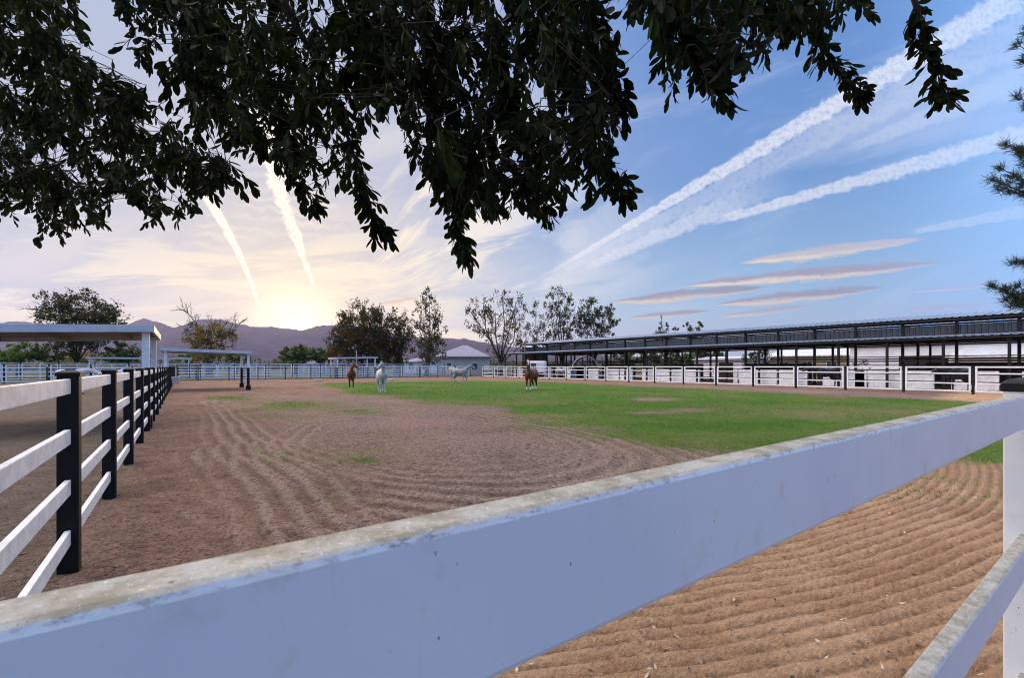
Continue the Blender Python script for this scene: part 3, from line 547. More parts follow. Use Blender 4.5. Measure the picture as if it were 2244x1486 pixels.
# ------------------------------------------------------------------ fences
def post_fence(name, label, pts, heights, h, post_w, rail_w, rail_h, railm=M_rail, caps=True, skip_post=(), rbevel=0.):
    p0 = Vector((*pts[0], 0)); t = thing(name, label, 'fence', p0); n = len(pts); P = [Vector((*p, 0)) - p0 for p in pts]
    proto = None; w = post_w / 2
    for i, p in enumerate(P):
        if i in skip_post: continue
        if proto is None:
            mb = MB().box(-w, w, -w, w, -.1, h - (.03 if caps else 0)); proto = mb.build('post', M_black, t, bevel=.006 if caps else 0); proto.location = p
            if caps:
                c = w + .008; cp = MB().box(-c, c, -c, c, h - .03, h - .004); cp.add([(-c, -c, h - .004), (c, -c, h - .004), (c, c, h - .004), (-c, c, h - .004), (-c * .45, -c * .45, h + .016), (c * .45, -c * .45, h + .016), (c * .45, c * .45, h + .016), (-c * .45, c * .45, h + .016)], [(0, 1, 5, 4), (1, 2, 6, 5), (2, 3, 7, 6), (3, 0, 4, 7), (4, 5, 6, 7)])
                cp.build('post_cap', M_black, proto)
        else: copy_part(proto, t, p)
    for i in range(n - 1):
        a, b = P[i], P[i + 1]; d = (b - a).normalized() * (w - .01)
        for z in heights:
            mb = MB().beam(a + d + Vector((0, 0, z)), b - d + Vector((0, 0, z)), rail_w, rail_h); mb.build('rail', railm, t, bevel=rbevel)
    return t
lp = [(LEFT_X, 4.94 + 2.44 * k) for k in range(-1, 23)] + [(LEFT_X, FAR_Y)]
RAILS4 = (1.445, 1.055, .665, .275)
post_fence('black_post_fence', 'four rail fence with square black posts and white rails running away on the left', lp, RAILS4, 1.555, .127, .038, .115, rbevel=.004)
# far fence of the paddock and its run to the left
fx = [1.4 + 2.93 * k for k in range(12)] + [36.2]
post_fence('paddock_end_fence', 'five rail white fence with thin black posts across the far end behind the horses', [(LEFT_X + .25, FAR_Y)] + [(x, FAR_Y) for x in fx], (1.5, 1.19, .88, .57, .26), 1.56, .09, .05, .085, railm=M_white, caps=False)
post_fence('neighbour_end_fence', 'white rail fence with thin black posts across the far left behind the grazing grey horses', [(LEFT_X - .3 - 2.9 * k, 57. - .02 * k) for k in range(0, 12)], (1.5, 1.12, .72, .3), 1.56, .09, .05, .085, railm=M_white, caps=False)
def panel_fence(name, label, a, b, n, h, rails, frame, mid=False, closed=(), z0=.14, post=True, first=0):
    a, b = Vector((*a, 0)), Vector((*b, 0)); t = thing(name, label, 'fence', a, math.atan2((b - a).y, (b - a).x)); L = (b - a).length / n; q = frame / 2
    mb = MB(); g = .09
    mb.box(g, L - g, -q, q, h - frame, h); mb.box(g, L - g, -q, q, z0, z0 + frame); mb.box(g, g + frame, -q, q, z0 + frame, h - frame); mb.box(L - g - frame, L - g, -q, q, z0 + frame, h - frame)
    for z in rails: mb.box(g + frame, L - g - frame, -q * .8, q * .8, z - frame * .42, z + frame * .42)
    if mid: mb.box(L / 2 - q, L / 2 + q, -q * .9, q * .9, z0 + frame, h - frame)
    pr = mb.build('panel', M_white, t); pm = MB().box(-.055, .055, -.055, .055, -.1, h + .03).build('post', M_blackm, t)
    for i in range(1, n): copy_part(pr, t, (L * i, 0, 0)); copy_part(pm, t, (L * i, 0, 0))
    copy_part(pm, t, (L * n, 0, 0)); return t
panel_fence('stall_run_fence', 'white framed panel fence between black posts in front of the long barn', (RIGHT_X, 6.06 - 3.096 * 2), (RIGHT_X, 6.06 + 3.096 * 17), 19, 1.60, (1.19, .62), .085)
panel_fence('tall_panel_fence', 'tall white pipe panel fence standing behind the far end fence', (-36, 73), (37.5, 73), 24, 1.97, (1.72, 1.45, 1.15, .85, .5), .07, mid=True)
panel_fence('inner_panel_fence', 'white pipe pen panels between the two far fences', (12.4, 66.5), (36, 66.5), 8, 1.72, (1.42, 1.1, .78, .45), .07, mid=True)
t = panel_fence('pipe_gate', 'white tubular gate with centre upright beyond the black post corner', (1.7, 64.4), (8.4, 64.4), 2, 1.72, (1.45, 1.18, .9, .6), .075, mid=True); t['category'] = 'gate'
t = panel_fence('open_gate', 'dark gate swung open at an angle behind the end fence', (-.4, 70.), (1.3, 65.), 1, 1.7, (1.4, 1.05, .7, .4), .08); t['category'] = 'gate'
for ch in t.children:
    if ch.name.startswith('panel'): ch.data.materials[0] = M_blackm
panel_fence('left_pen_fence', 'white pipe panels of the pen behind the grazing grey horses', (-34, 61.5), (-1.5, 61.5), 11, 1.74, (1.42, 1.08, .74, .42), .07)
panel_fence('stall_divider_fence', 'white rail panels between the stall runs at the far end of the barn', (36.9, 59.), (42.2, 59.), 2, 1.75, (1.35, .95, .55), .07)
# ------------------------------------------------------------------ shade shelters
def shelter(name, label, x0, x1, y0, y1, z0, z1, posts, lower=True, ft=.175, footing=True):
    """ roof slopes from z0 at x0 to z1 at x1 """
    t = thing(name, label, 'shelter', (x1, y0, 0)); off = Vector((-x1, -y0, 0))
    r = MB(); vs = [(x0, y0, z0 - ft), (x1, y0, z1 - ft), (x1, y1, z1 - ft), (x0, y1, z0 - ft), (x0, y0, z0), (x1, y0, z1), (x1, y1, z1), (x0, y1, z0)]
    f = MB()
    for (a, b) in ((0, 1), (1, 2), (2, 3), (3, 0)):
        A, B = Vector(vs[a]), Vector(vs[b]); A.z += ft / 2; B.z += ft / 2; f.beam(A, B, .05, ft)
    ob = f.build('fascia', M_fascia, t); ob.location = off
    e = .03
    r.add([(x0 + e, y0 + e, z0 - .03), (x1 - e, y0 + e, z1 - .03), (x1 - e, y1 - e, z1 - .03), (x0 + e, y1 - e, z0 - .03), (x0 + e, y0 + e, z0 + .012), (x1 - e, y0 + e, z1 + .012), (x1 - e, y1 - e, z1 + .012), (x0 + e, y1 - e, z0 + .012)], [(0, 3, 2, 1), (4, 5, 6, 7), (0, 1, 5, 4), (1, 2, 6, 5), (2, 3, 7, 6), (3, 0, 4, 7)])
    ob = r.build('roof_sheet', M_lightroof, t); ob.location = off
    n = 3
    for k in range(n):
        xx = x0 + (x1 - x0) * (k + .5) / n; zz = z0 + (z1 - z0) * (k + .5) / n - .1; ob = MB().box(xx - .04, xx + .04, y0 + .05, y1 - .05, zz - .07, zz + .06).build('rafter', M_soffit, t); ob.location = off
    ob = MB().add([(x0 + .04, y0 + .04, z0 - .045), (x1 - .04, y0 + .04, z1 - .045), (x1 - .04, y1 - .04, z1 - .045), (x0 + .04, y1 - .04, z0 - .045)], [(0, 3, 2, 1)])
    s_ = MB(); s_.add([(x0 + .04, y0 + .04, z0 - .045), (x1 - .04, y0 + .04, z1 - .045), (x1 - .04, y1 - .04, z1 - .045), (x0 + .04, y1 - .04, z0 - .045)], [(0, 3, 2, 1)]); ob = s_.build('soffit', M_soffit, t); ob.location = off
    for (x, y) in posts:
        zt = z0 + (z1 - z0) * (x - x0) / (x1 - x0) - ft * .5; w = .075; cut = 1.5 if lower else .0
        p = MB().box(x - w, x + w, y - w, y + w, cut, zt).build('post', M_white, t); p.location = off
        if lower:
            MB().box(x - w - .003, x + w + .003, y - w - .003, y + w + .003, -.1, 1.5).build('post_sleeve', M_black, p)
            if footing: MB().box(x - .14, x + .14, y - .14, y + .14, -.1, .32).build('footing', M_black, p, bevel=.015)
    return t
shelter('shade_shelter', 'white flat roofed shade shelter nearest on the left above the fence', -5.1, -.62, 15., 19.7, 2.46, 2.66, [(-.78, 15.3), (-.78, 19.4), (-4.9, 15.3), (-4.9, 19.4)])
shelter('shade_shelter', 'white shade shelter with black footed posts standing on the dirt inside the paddock', -1.1, 3.8, 35.4, 40.8, 2.73, 2.60, [(-.86, 35.75), (3.62, 35.75), (3.66, 40.5), (-.86, 40.5)])
shelter('shade_shelter', 'white shade roof behind the fence above the white horse', 16.6, 22.3, 63.6, 67.5, 2.78, 2.92, [(16.9, 63.9), (22., 63.9), (22., 67.2), (16.9, 67.2)])
shelter('shade_shelter', 'pale shade roof in front of the hip roofed house', 34.4, 40.2, 74.4, 78.5, 2.6, 2.68, [(34.7, 74.7), (39.9, 74.7), (39.9, 78.2), (34.7, 78.2)])
shelter('shade_shelter', 'low white shade roof between the two nearer shelters on the left', -9.6, 1.0, 76., 80., 2.72, 2.72, [(-9.3, 76.3), (.7, 76.3), (.7, 79.7), (-9.3, 79.7), (-4.2, 76.3)])
# ------------------------------------------------------------------ pole, tubs, half tyres
x, y = W(781, 62.6); tp = thing('light_pole', 'thin grey pole standing at the end fence beside the bay horse', 'pole', (x, y, 0)); MB().tube([(0, 0, -.1), (0, 0, 3.8)], [.07, .055], 10).build('pole_shaft', simple('weathered grey pole', (.34, .33, .28), .7), tp); MB().tube([(0, 0, 3.8), (0, 0, 3.86)], [.075, .06], 10).build('pole_cap', M_blackm, tp)
def tub(px, py, label, w=.3):
    Z = F * CAMH / (py - HY); x, y = W(px, Z); t = thing('feed_tub', label, 'feed tub', (x, y, 0)); mb = MB(); n = 20; ring = [(w * .8, 0.), (w, .20), (w * 1.08, .22), (w * .93, .22), (w * .74, .05)]
    o = []
    for r_, z in ring:
        for k in range(n): a = 2 * math.pi * k / n; o.append((r_ * math.cos(a), r_ * math.sin(a), z))
    fs = [(i * n + k, i * n + (k + 1) % n, (i + 1) * n + (k + 1) % n, (i + 1) * n + k) for i in range(len(ring) - 1) for k in range(n)] + [tuple((len(ring) - 1) * n + k for k in range(n))]
    mb.add(o, fs); mb.build('bowl', M_white, t, smooth=True); MB().tube([(0, 0, .055), (0, 0, .09)], [w * .72, w * .74], 14).build('feed', M_dark, t); return t
tub(697.5, 836.5, 'white feed tub on the dirt left of the bay horse', .45)
tub(858, 834.5, 'white feed tub on the dirt right of the white horse', .45)
tub(537, 839, 'white feed tub on the dirt behind the shelter footings', .38)
x, y = LEFT_X + .33, 41.; tb = thing('water_bucket', 'square white bucket hung low at the end of the black post fence', 'bucket', (x, y, .35)); mb = MB(); mb.add([(-.2, -.2, 0), (.2, -.2, 0), (.2, .2, 0), (-.2, .2, 0), (-.25, -.25, .5), (.25, -.25, .5), (.25, .25, .5), (-.25, .25, .5)], [(0, 3, 2, 1), (0, 1, 5, 4), (1, 2, 6, 5), (2, 3, 7, 6), (3, 0, 4, 7), (4, 5, 6, 7)]); mb.build('bucket_body', M_white, tb, bevel=.02); MB().box(-.21, .21, -.21, .21, .505, .51).build('water', M_glass, tb); MB().tube([(-.25, 0, .5), (-.3, 0, .62), (-.33, 0, .66)], .012).build('bucket_hook', M_blackm, tb)
# ------------------------------------------------------------------ trees beyond the paddock
LEAF_OLIVE = leafmat('olive leaves', (.014, .023, .005), (.058, .066, .013))
LEAF_GOLD = leafmat('golden leaves', (.090, .080, .012), (.22, .165, .025), .4)
LEAF_DARK = leafmat('dark leaves', (.006, .013, .005), (.024, .040, .012), .25)
LEAF_GREEN = leafmat('bright leaves', (.028, .075, .012), (.075, .150, .022), .35)
LEAF_GREY = leafmat('grey green leaves', (.07, .10, .075), (.15, .19, .14), .3)
LEAF_WARM = leafmat('backlit leaves', (.014, .016, .004), (.085, .060, .010), .5)
RIGHT = np.array((CA, -SA, 0.)); FWD = np.array((SA, CA, 0.)); UPV = np.array((0, 0, 1.))
def rdir(n): v = RNG.normal(size=(n, 3)); return v / np.linalg.norm(v, axis=1)[:, None]
def leaf_quads(cent, size, droop=0., aspect=.45):
    n = len(cent); d = rdir(n); d[:, 2] -= droop; d /= np.linalg.norm(d, axis=1)[:, None]; e = np.cross(d, rdir(n)); e /= np.linalg.norm(e, axis=1)[:, None]
    L = size * RNG.uniform(.6, 1.35, n)[:, None]; w = L * aspect; b = np.cross(d, e) * L * .12
    return np.stack([cent - d * L / 2, cent + e * w / 2 + b, cent + d * L / 2, cent - e * w / 2 + b], 1)
def make_tree(name, label, cat, px, Z, blobs, lm, leaf=.42, dens=1., droop=0., trunk_r=.3, bark=None, ground_px=None, clump=.21, forks=1, bare=(), group=None, lm2=None, aspect=.5, limb=1.):
    bx, by = W(px, Z); t = thing(name, label, cat, (bx, by, 0), group=group); u = Z / F; mb = MB(); Q = []; Q2 = []
    bl = []
    for (cx, cy, rx, ry) in blobs:
        dz = RNG.uniform(-.35, .35) * max(rx, ry) * u; c = RIGHT * (cx - px) * u + FWD * dz; c[2] = CAMH - (cy - HY) * u; bl.append((c, np.array((rx * u, max(min(rx, ry) * .9, rx * .55) * u, ry * u))))
    top = min(b[0][2] - b[1][2] * .5 for b in bl); crown_c = np.mean([b[0] for b in bl], 0); fork_h = max(.8, min(top, 2.6)) * .8
    bases = [np.array((0., 0, 0))] + [np.array((*(RNG.normal(size=2) * .8), 0)) for _ in range(forks - 1)]
    forkp = []
    for b0 in bases:
        f = b0 * .8 + np.array((crown_c[0] * .12, crown_c[1] * .12, fork_h)); forkp.append(f)
        mb.tube([b0 - UPV * .15, b0 * .9 + (f - b0) * .5 + RNG.normal(size=3) * .06, f], [trunk_r * 1.25, trunk_r, trunk_r * .85], 8)
    for (c, r) in bl:
        f = min(forkp, key=lambda q: np.linalg.norm(q - c) + RNG.uniform(0, .5)); L = np.linalg.norm(c - f); mid = f + (c - f) * .5 + np.array((*(RNG.normal(size=2) * .06 * L), .06 * L)); endp = c + UPV * r[2] * .35
        rr = trunk_r * .62 * limb * min(1, .35 + .1 * np.max(r)); path = [f, f * .6 + mid * .4 + RNG.normal(size=3) * .04, mid, c, endp]; mb.tube(path, [trunk_r * .52 * limb, rr * .8, rr * .62, rr * .36, rr * .12], 6)
        dens_ = dens * 1.55; vol = np.prod(r) ** (2 / 3.); nk = max(5, int(15 * dens * vol / (1.6 ** 2 * .6) ** 1.0 * 1.0)); nk = min(nk, 170)
        for _ in range(nk):
            d = rdir(1)[0]; q = RNG.uniform(.25, 1.) ** .55; p = c + d * r * q * RNG.uniform(.9, 1.28)
            s = path[3] if RNG.random() < .5 else path[2]; s = s + (path[4] - s) * RNG.uniform(0, .8)
            m_ = (s + p) / 2 + RNG.normal(size=3) * .07 * np.linalg.norm(p - s) + UPV * .05; mb.tube([s, m_, p], [rr * .26, rr * .16, .012], 4)
            cr = clump * np.mean(r) * RNG.uniform(.7, 1.5); n = int(RNG.uniform(30, 50) * dens_ * np.clip((cr / leaf) ** 2 * .30, .4, 2.5)); cc = p + RNG.normal(size=(n, 3)) * cr * np.array((.55, .55, .5 + droop * .3)); cc[:, 2] -= droop * cr * RNG.uniform(0, 1.2, n); cc[:, 2] = np.maximum(cc[:, 2], .15)
            (Q2 if (lm2 and RNG.random() < .4) else Q).append(leaf_quads(cc, leaf, droop, aspect))
    for (x0, y0, x1, y1, th) in bare:
        a = RIGHT * (x0 - px) * u; a[2] = CAMH - (y0 - HY) * u; b = RIGHT * (x1 - px) * u + FWD * RNG.uniform(-.6, .6); b[2] = CAMH - (y1 - HY) * u
        mid = (a + b) / 2 + RNG.normal(size=3) * .1 * np.linalg.norm(b - a); th = th * 1.7; mb.tube([a, mid, b], [th, th * .7, th * .2], 5)
        for _ in range(7):
            q = RNG.uniform(.35, .95); s = a + (b - a) * q + (mid - (a + b) / 2) * (1 - abs(2 * q - 1)); e = s + ((b - a) * RNG.uniform(.12, .32) + RNG.normal(size=3) * .13 * np.linalg.norm(b - a)); m2 = (s + e) / 2 + RNG.normal(size=3) * .06; mb.tube([s, m2, e], [th * .4, th * .28, .02], 4)
            for _k in range(2): e2 = m2 + (e - m2) * .6 + RNG.normal(size=3) * .09 * np.linalg.norm(b - a); mb.tube([m2, e2], [th * .22, .01], 4)
    mb.build('trunk', bark or M_bark, t, smooth=True)
    n1 = sum(len(q) for q in Q); ob = quads_obj('crown', np.concatenate(Q + Q2), 4, lm, t)
    if Q2: ob.data.materials.append(lm2); mi = np.zeros(len(ob.data.polygons), np.int32); mi[n1:] = 1; ob.data.polygons.foreach_set('material_index', mi)
    return t
G = 'trees beyond the end fence'
make_tree('broad_tree', 'tall dark tree with leaning crown rising above the nearest shade shelter', 'tree', 165, 66,
    [(125, 665, 42, 26), (178, 660, 40, 24), (215, 680, 36, 26), (150, 690, 45, 26), (240, 700, 30, 20), (195, 708, 50, 26), (145, 755, 34, 30), (195, 752, 30, 28), (165, 725, 45, 26)], LEAF_OLIVE, .36, .95, .3, .34, lm2=LEAF_DARK, group=G,
    bare=((120, 690, 66, 678, .06), (115, 690, 66, 690, .05), (110, 680, 80, 662, .05)))
make_tree('half_bare_tree', 'half bare tree with yellow olive leaves and dead grey upper branches', 'tree', 460, 70,
    [(432, 735, 26, 24), (462, 722, 26, 26), (492, 735, 24, 28), (455, 752, 34, 24), (445, 775, 22, 20), (480, 775, 22, 18)], LEAF_GOLD, .34, .8, .4, .22, M_barkpale, clump=.24, forks=3, lm2=LEAF_OLIVE, group=G,
    bare=((440, 740, 395, 668, .07), (450, 730, 422, 688, .06), (470, 735, 452, 690, .05), (480, 740, 500, 700, .06), (490, 745, 528, 700, .07), (470, 720, 487, 698, .05), (435, 735, 388, 708, .05), (495, 760, 525, 772, .05), (430, 725, 412, 700, .04), (500, 735, 512, 690, .04)))
make_tree('eucalyptus_tree', 'wide dark drooping eucalyptus with golden rim in front of the sunset', 'tree', 795, 78,
    [(800, 680, 36, 24), (765, 700, 28, 22), (835, 695, 30, 24), (750, 735, 32, 30), (790, 728, 38, 34), (835, 735, 40, 36), (745, 768, 26, 30), (785, 772, 36, 28), (830, 775, 36, 28)], LEAF_WARM, .40, .8, .8, .42, clump=.22, forks=2, lm2=LEAF_DARK, group=G, limb=.8)
make_tree('eucalyptus_tree', 'dark drooping eucalyptus joined to the right of the wide golden rimmed one', 'tree', 870, 80,
    [(868, 705, 24, 22), (888, 720, 22, 24), (862, 745, 28, 32), (885, 755, 22, 34), (865, 780, 26, 22)], LEAF_WARM, .40, .75, .8, .3, clump=.22, lm2=LEAF_DARK, group=G)
make_tree('slim_tree', 'slim tall upright eucalyptus standing alone right of the golden rimmed pair', 'tree', 940, 76,
    [(940, 652, 18, 20), (925, 672, 16, 18), (955, 685, 20, 24), (930, 705, 20, 24), (962, 718, 16, 24), (942, 735, 26, 26), (930, 760, 22, 24), (958, 758, 22, 26), (940, 782, 20, 16)], LEAF_OLIVE, .36, .72, .9, .26, M_barkpale, clump=.24, forks=2, lm2=LEAF_DARK, group=G, bare=((915, 720, 885, 682, .04),))
make_tree('open_tree', 'large open crowned eucalyptus with visible forked limbs left of the barn end', 'tree', 1098, 74,
    [(1100, 650, 30, 18), (1060, 665, 30, 20), (1130, 668, 26, 22), (1035, 690, 26, 18), (1085, 690, 38, 22), (1130, 705, 26, 24), (1045, 715, 26, 16), (1075, 735, 30, 20), (1120, 740, 30, 22), (1090, 765, 24, 16), (1140, 760, 20, 16)], LEAF_OLIVE, .34, .62, .5, .34, clump=.215, lm2=LEAF_DARK, group=G, limb=1.1)
make_tree('open_tree', 'narrow eucalyptus between the two large open crowned ones beyond the barn roof', 'tree', 1180, 82, [(1172, 680, 16, 16), (1185, 705, 20, 20), (1165, 728, 22, 20), (1190, 738, 22, 18), (1178, 765, 24, 22)], LEAF_OLIVE, .36, .6, .5, .22, clump=.24, lm2=LEAF_DARK, group=G)
make_tree('open_tree', 'tallest open crowned eucalyptus rising above the far end of the barn roof', 'tree', 1235, 80,
    [(1222, 645, 26, 16), (1205, 665, 20, 18), (1245, 660, 24, 20), (1225, 690, 32, 22), (1258, 695, 22, 22), (1215, 720, 30, 20), (1250, 728, 28, 20), (1235, 755, 34, 18)], LEAF_OLIVE, .36, .66, .5, .32, clump=.215, lm2=LEAF_DARK, group=G, limb=1.1)
make_tree('open_tree', 'rounder dark eucalyptus at the right of the group above the barn roof', 'tree', 1300, 82,
    [(1295, 668, 24, 16), (1325, 678, 22, 16), (1280, 692, 26, 20), (1318, 700, 30, 20), (1345, 708, 16, 14), (1285, 722, 30, 20), (1325, 728, 26, 16), (1300, 755, 34, 18)], LEAF_DARK, .36, .9, .4, .30, clump=.215, lm2=LEAF_OLIVE, group=G)
make_tree('treetop', 'small treetop peeking over the barn roof with a bare spike', 'tree', 1455, 96, [(1452, 716, 14, 10), (1480, 722, 10, 6), (1455, 745, 26, 20)], LEAF_OLIVE, .4, .9, .3, .2, bare=((1450, 720, 1447, 695, .05),))
make_tree('treetop', 'twin topped bush of leaves peeking over the barn roof ridge', 'tree', 1520, 98, [(1508, 716, 10, 9), (1534, 714, 10, 8), (1522, 735, 26, 18)], LEAF_OLIVE, .4, 1., .3, .2)
make_tree('conifer', 'dark green layered conifer between the nearest shelter post and the tall tree', 'tree', 262, 70, [(264, 750, 12, 9), (256, 764, 22, 12), (275, 772, 28, 12), (245, 780, 26, 14), (280, 788, 30, 10)], LEAF_DARK, .36, 1.4, .1, .2, clump=.24, lm2=LEAF_GREEN, group=G)
def bush(px, Z, blobs, lm, label, lm2=None, leaf=.32, dens=1.25, name='bush'):
    return make_tree(name, label, 'bush', px, Z, blobs, lm, leaf, dens, .1, .14, lm2=lm2, clump=.24, group='bushes beyond the end fence', aspect=.6)
bush(38, 64, [(10, 772, 30, 18), (45, 768, 32, 18), (75, 780, 24, 16), (35, 785, 44, 14)], LEAF_GREEN, 'bright green bush at the far left under the nearest shelter roof')
bush(118, 66, [(98, 778, 20, 16), (125, 785, 26, 12), (108, 762, 14, 10)], LEAF_GREY, 'grey green bush beside the bright green one at the far left', LEAF_GREEN)
bush(200, 70, [(190, 785, 26, 12), (165, 790, 22, 9)], LEAF_GOLD, 'yellowish low bush at the foot of the tall dark tree', LEAF_GREEN)
bush(408, 84, [(402, 785, 18, 10), (420, 782, 16, 11)], LEAF_GREEN, 'green rounded bush seen under the left of the paddock shelter', LEAF_DARK)
bush(440, 96, [(436, 778, 16, 12), (425, 788, 20, 10)], LEAF_GREY, 'dull green bush seen under the middle of the paddock shelter', LEAF_GREEN)
bush(520, 84, [(510, 782, 18, 14), (535, 782, 20, 13)], LEAF_GREEN, 'mid green bush seen behind the right posts of the paddock shelter', LEAF_DARK)
bush(650, 96, [(640, 775, 22, 14), (660, 768, 20, 12), (678, 776, 16, 14), (645, 785, 28, 10)], LEAF_OLIVE, 'round dark green tree left of the grey roofed farm house', LEAF_GREEN, .45, name='round_tree')
bush(712, 98, [(700, 776, 18, 12), (722, 774, 18, 14), (712, 785, 24, 10)], LEAF_GREEN, 'round green tree behind the grey roofed farm house', LEAF_DARK, .45, name='round_tree')
bush(646, 88, [(646, 793, 9, 7)], LEAF_GREEN, 'small bright green shrub in front of the farm house', leaf=.3)
for (px, Z, bl, lab, lm_) in ((1372, 82, [(1362, 782, 22, 14), (1388, 786, 18, 12)], 'green shrub seen under the barn roof at its far half', LEAF_GREEN), (1425, 84, [(1415, 786, 24, 13), (1440, 783, 20, 14)], 'olive shrub under the barn roof next to the green one', LEAF_OLIVE), (1480, 86, [(1470, 780, 22, 16), (1500, 786, 26, 12)], 'bright shrub behind the storage shed left corner', LEAF_GREEN), (1548, 88, [(1535, 776, 26, 14), (1575, 778, 22, 12)], 'green leafy row above the storage shed roof', LEAF_OLIVE)):
    bush(px, Z, bl, lm_, lab, LEAF_DARK, .42)
make_tree('yard_tree', 'rounded green tree in the yard left of the tan house', 'tree', 1655, 60, [(1640, 778, 22, 12), (1668, 776, 24, 12), (1655, 764, 22, 10)], LEAF_GREEN, .3, 1.1, .3, .15, lm2=LEAF_DARK)
make_tree('spiky_shrub', 'dark spiky shrub against the white stable wall', 'shrub', 1888, 47, [(1872, 800, 12, 7), (1888, 797, 14, 8), (1905, 800, 12, 7)], LEAF_DARK, .2, .9, -.6, .05, aspect=.2)
def tree_line():                   # low scrub along the foot of the mountains, one far mass
    Q = []
    for _ in range(620):
        px = RNG.uniform(-700, 2900); Z = RNG.uniform(170, 520); x, y = W(px, Z); r = RNG.uniform(1.6, 4.2); n = 46
        c = np.array((x, y, r * .8)) + RNG.normal(size=(n, 3)) * np.array((r * .9, r * .9, r * .42)); c[:, 2] = np.maximum(c[:, 2], .2); Q.append(leaf_quads(c, 1.5, 0, .7))
    tag(quads_obj('distant_scrub', np.concatenate(Q), 4, LEAF_OLIVE), kind='stuff')
tree_line()
# ------------------------------------------------------------------ horses
def coatmat(name, c1, c2, leg=None, white_below=0., rough=.55, belly=None):
    def f(t, b, o):
        p = t.n('ShaderNodeTexCoord').outputs['Object']; k = t.ss(t.noise(p, 3.2, 4., .6), .35, .65); c = t.mix(k, c1, c2); z = t.sep(p)[2]
        if leg: c = t.mix(t.ss(t.m('ADD', z, t.m('MULTIPLY', t.noise(p, 9.), .12)), .78, .5), c, leg)
        if white_below: c = t.mix(t.ss(t.m('ADD', z, t.m('MULTIPLY', t.noise(p, 14.), .08)), white_below + .06, white_below), c, (.66, .64, .62))
        t.put(b.inputs['Base Color'], c); b.inputs['Roughness'].default_value = rough; b.inputs['Specular IOR Level'].default_value = .3
    return mat(name, f)
M_hoof = simple('horse hoof', (.03, .027, .025), .5); M_eye = simple('horse eye', (.008, .006, .005), .1); M_muzzle = simple('grey muzzle', (.05, .05, .055), .6); M_blaze = simple('white blaze', (.72, .70, .68), .6, .05)
def horse(label, px, Z, face, coat, hair, neck=(0, 52), head=(0, -48), stride=(0, 0, 0, 0), scale=1., muzzle=True, blaze=False, group='horses', x=None, y=None, hoofm=None):
    if x is None: x, y = W(px, Z)
    t = thing('horse', label, 'horse', (x, y, 0), rad(face - YAW), group); t.scale = (scale,) * 3
    mb = MB(); side = Vector((0, 1, 0))
    mb.loft([(-.80, 0, 1.14), (-.72, 0, 1.14), (-.56, 0, 1.14), (-.34, 0, 1.10), (-.08, 0, 1.05), (.16, 0, 1.04), (.38, 0, 1.08), (.54, 0, 1.12), (.66, 0, 1.12), (.72, 0, 1.14)],
            [.09, .20, .28, .29, .30, .305, .27, .225, .17, .07], [.12, .24, .305, .295, .31, .325, .345, .30, .22, .09], 14, side)
    ny, npi = rad(neck[0]), rad(neck[1]); nb = Vector((.50, 0, 1.22)); cur = Vector(nb); pts = [Vector((.36, 0, 1.14)), Vector(nb)]
    for i in range(4):
        yw = ny * (i + 1) / 4; pt = npi + rad((6, 2, -4, -10)[i]); cur = cur + Vector((math.cos(yw) * math.cos(pt), math.sin(yw) * math.cos(pt), math.sin(pt))) * .19; pts.append(cur.copy())
    sd = Vector((-math.sin(ny * .7), math.cos(ny * .7), 0)); mb.loft(pts, [.16, .135, .105, .088, .078, .07], [.28, .25, .195, .155, .13, .105], 12, sd)
    poll = pts[-1]; hy, hp = rad(neck[0] + head[0]), rad(head[1]); hd = Vector((math.cos(hy) * math.cos(hp), math.sin(hy) * math.cos(hp), math.sin(hp))); hs = Vector((-math.sin(hy), math.cos(hy), 0)); hu = hs.cross(hd) * -1
    if hu.z < 0: hu = -hu
    hp0 = poll + hd * -.02; st = [(-.06, .06, .08), (.06, .088, .125), (.18, .088, .13), (.30, .065, .095), (.42, .053, .07), (.51, .055, .065), (.56, .035, .045)]
    mb.loft([hp0 + hd * a - hu * (.03 if a < .3 else .012) for a, _, _ in st], [b for _, b, _ in st], [c for _, _, c in st], 12, hs)
    for s in (-1, 1):
        e0 = poll + hs * s * .055 + hu * .07 - hd * .02; mb.tube([e0, e0 + hu * .08 + hs * s * .015, e0 + hu * .17 + hs * s * .01 + hd * .01], [.032, .036, .006], 6)
    feet = []
    for k, (fr, s) in enumerate(((1, 1), (1, -1), (0, 1), (0, -1))):
        w = stride[k]; q = s * .135
        if fr:
            J = [(.46, q * .9, 1.12), (.46, q * 1.1, .86), (.47 + w * .35, q, .66), (.49 + w * .62, q, .47), (.485 + w * .8, q, .30), (.485 + w, q, .135), (.52 + w, q, .05), (.53 + w, q, .02)]; R = [.16, .125, .085, .060, .043, .047, .047, .052]
        else:
            J = [(-.50, q * .8, 1.12), (-.44, q * 1.15, .88), (-.42 + w * .2, q * 1.1, .74), (-.54 + w * .5, q, .59), (-.66 + w * .75, q, .47), (-.655 + w * .9, q, .29), (-.64 + w, q, .135), (-.60 + w, q, .05), (-.59 + w, q, .02)]; R = [.23, .19, .145, .09, .064, .047, .049, .047, .052]
        mb.tube([Vector(j) for j in J], R, 9); feet.append(Vector(J[-1]))
    o = mb.build('body', coat, None)
    rm = o.modifiers.new('r', 'REMESH'); rm.mode = 'VOXEL'; rm.voxel_size = .026; sm = o.modifiers.new('s', 'SMOOTH'); sm.factor = .5; sm.iterations = 5
    dg = bpy.context.evaluated_depsgraph_get(); me = bpy.data.meshes.new_from_object(o.evaluated_get(dg)); me.name = 'body'; bpy.data.objects.remove(o)
    o = bpy.data.objects.new('body', me); COL.objects.link(o); o.parent = t; me.polygons.foreach_set('use_smooth', [True] * len(me.polygons))
    if not me.materials: me.materials.append(coat)
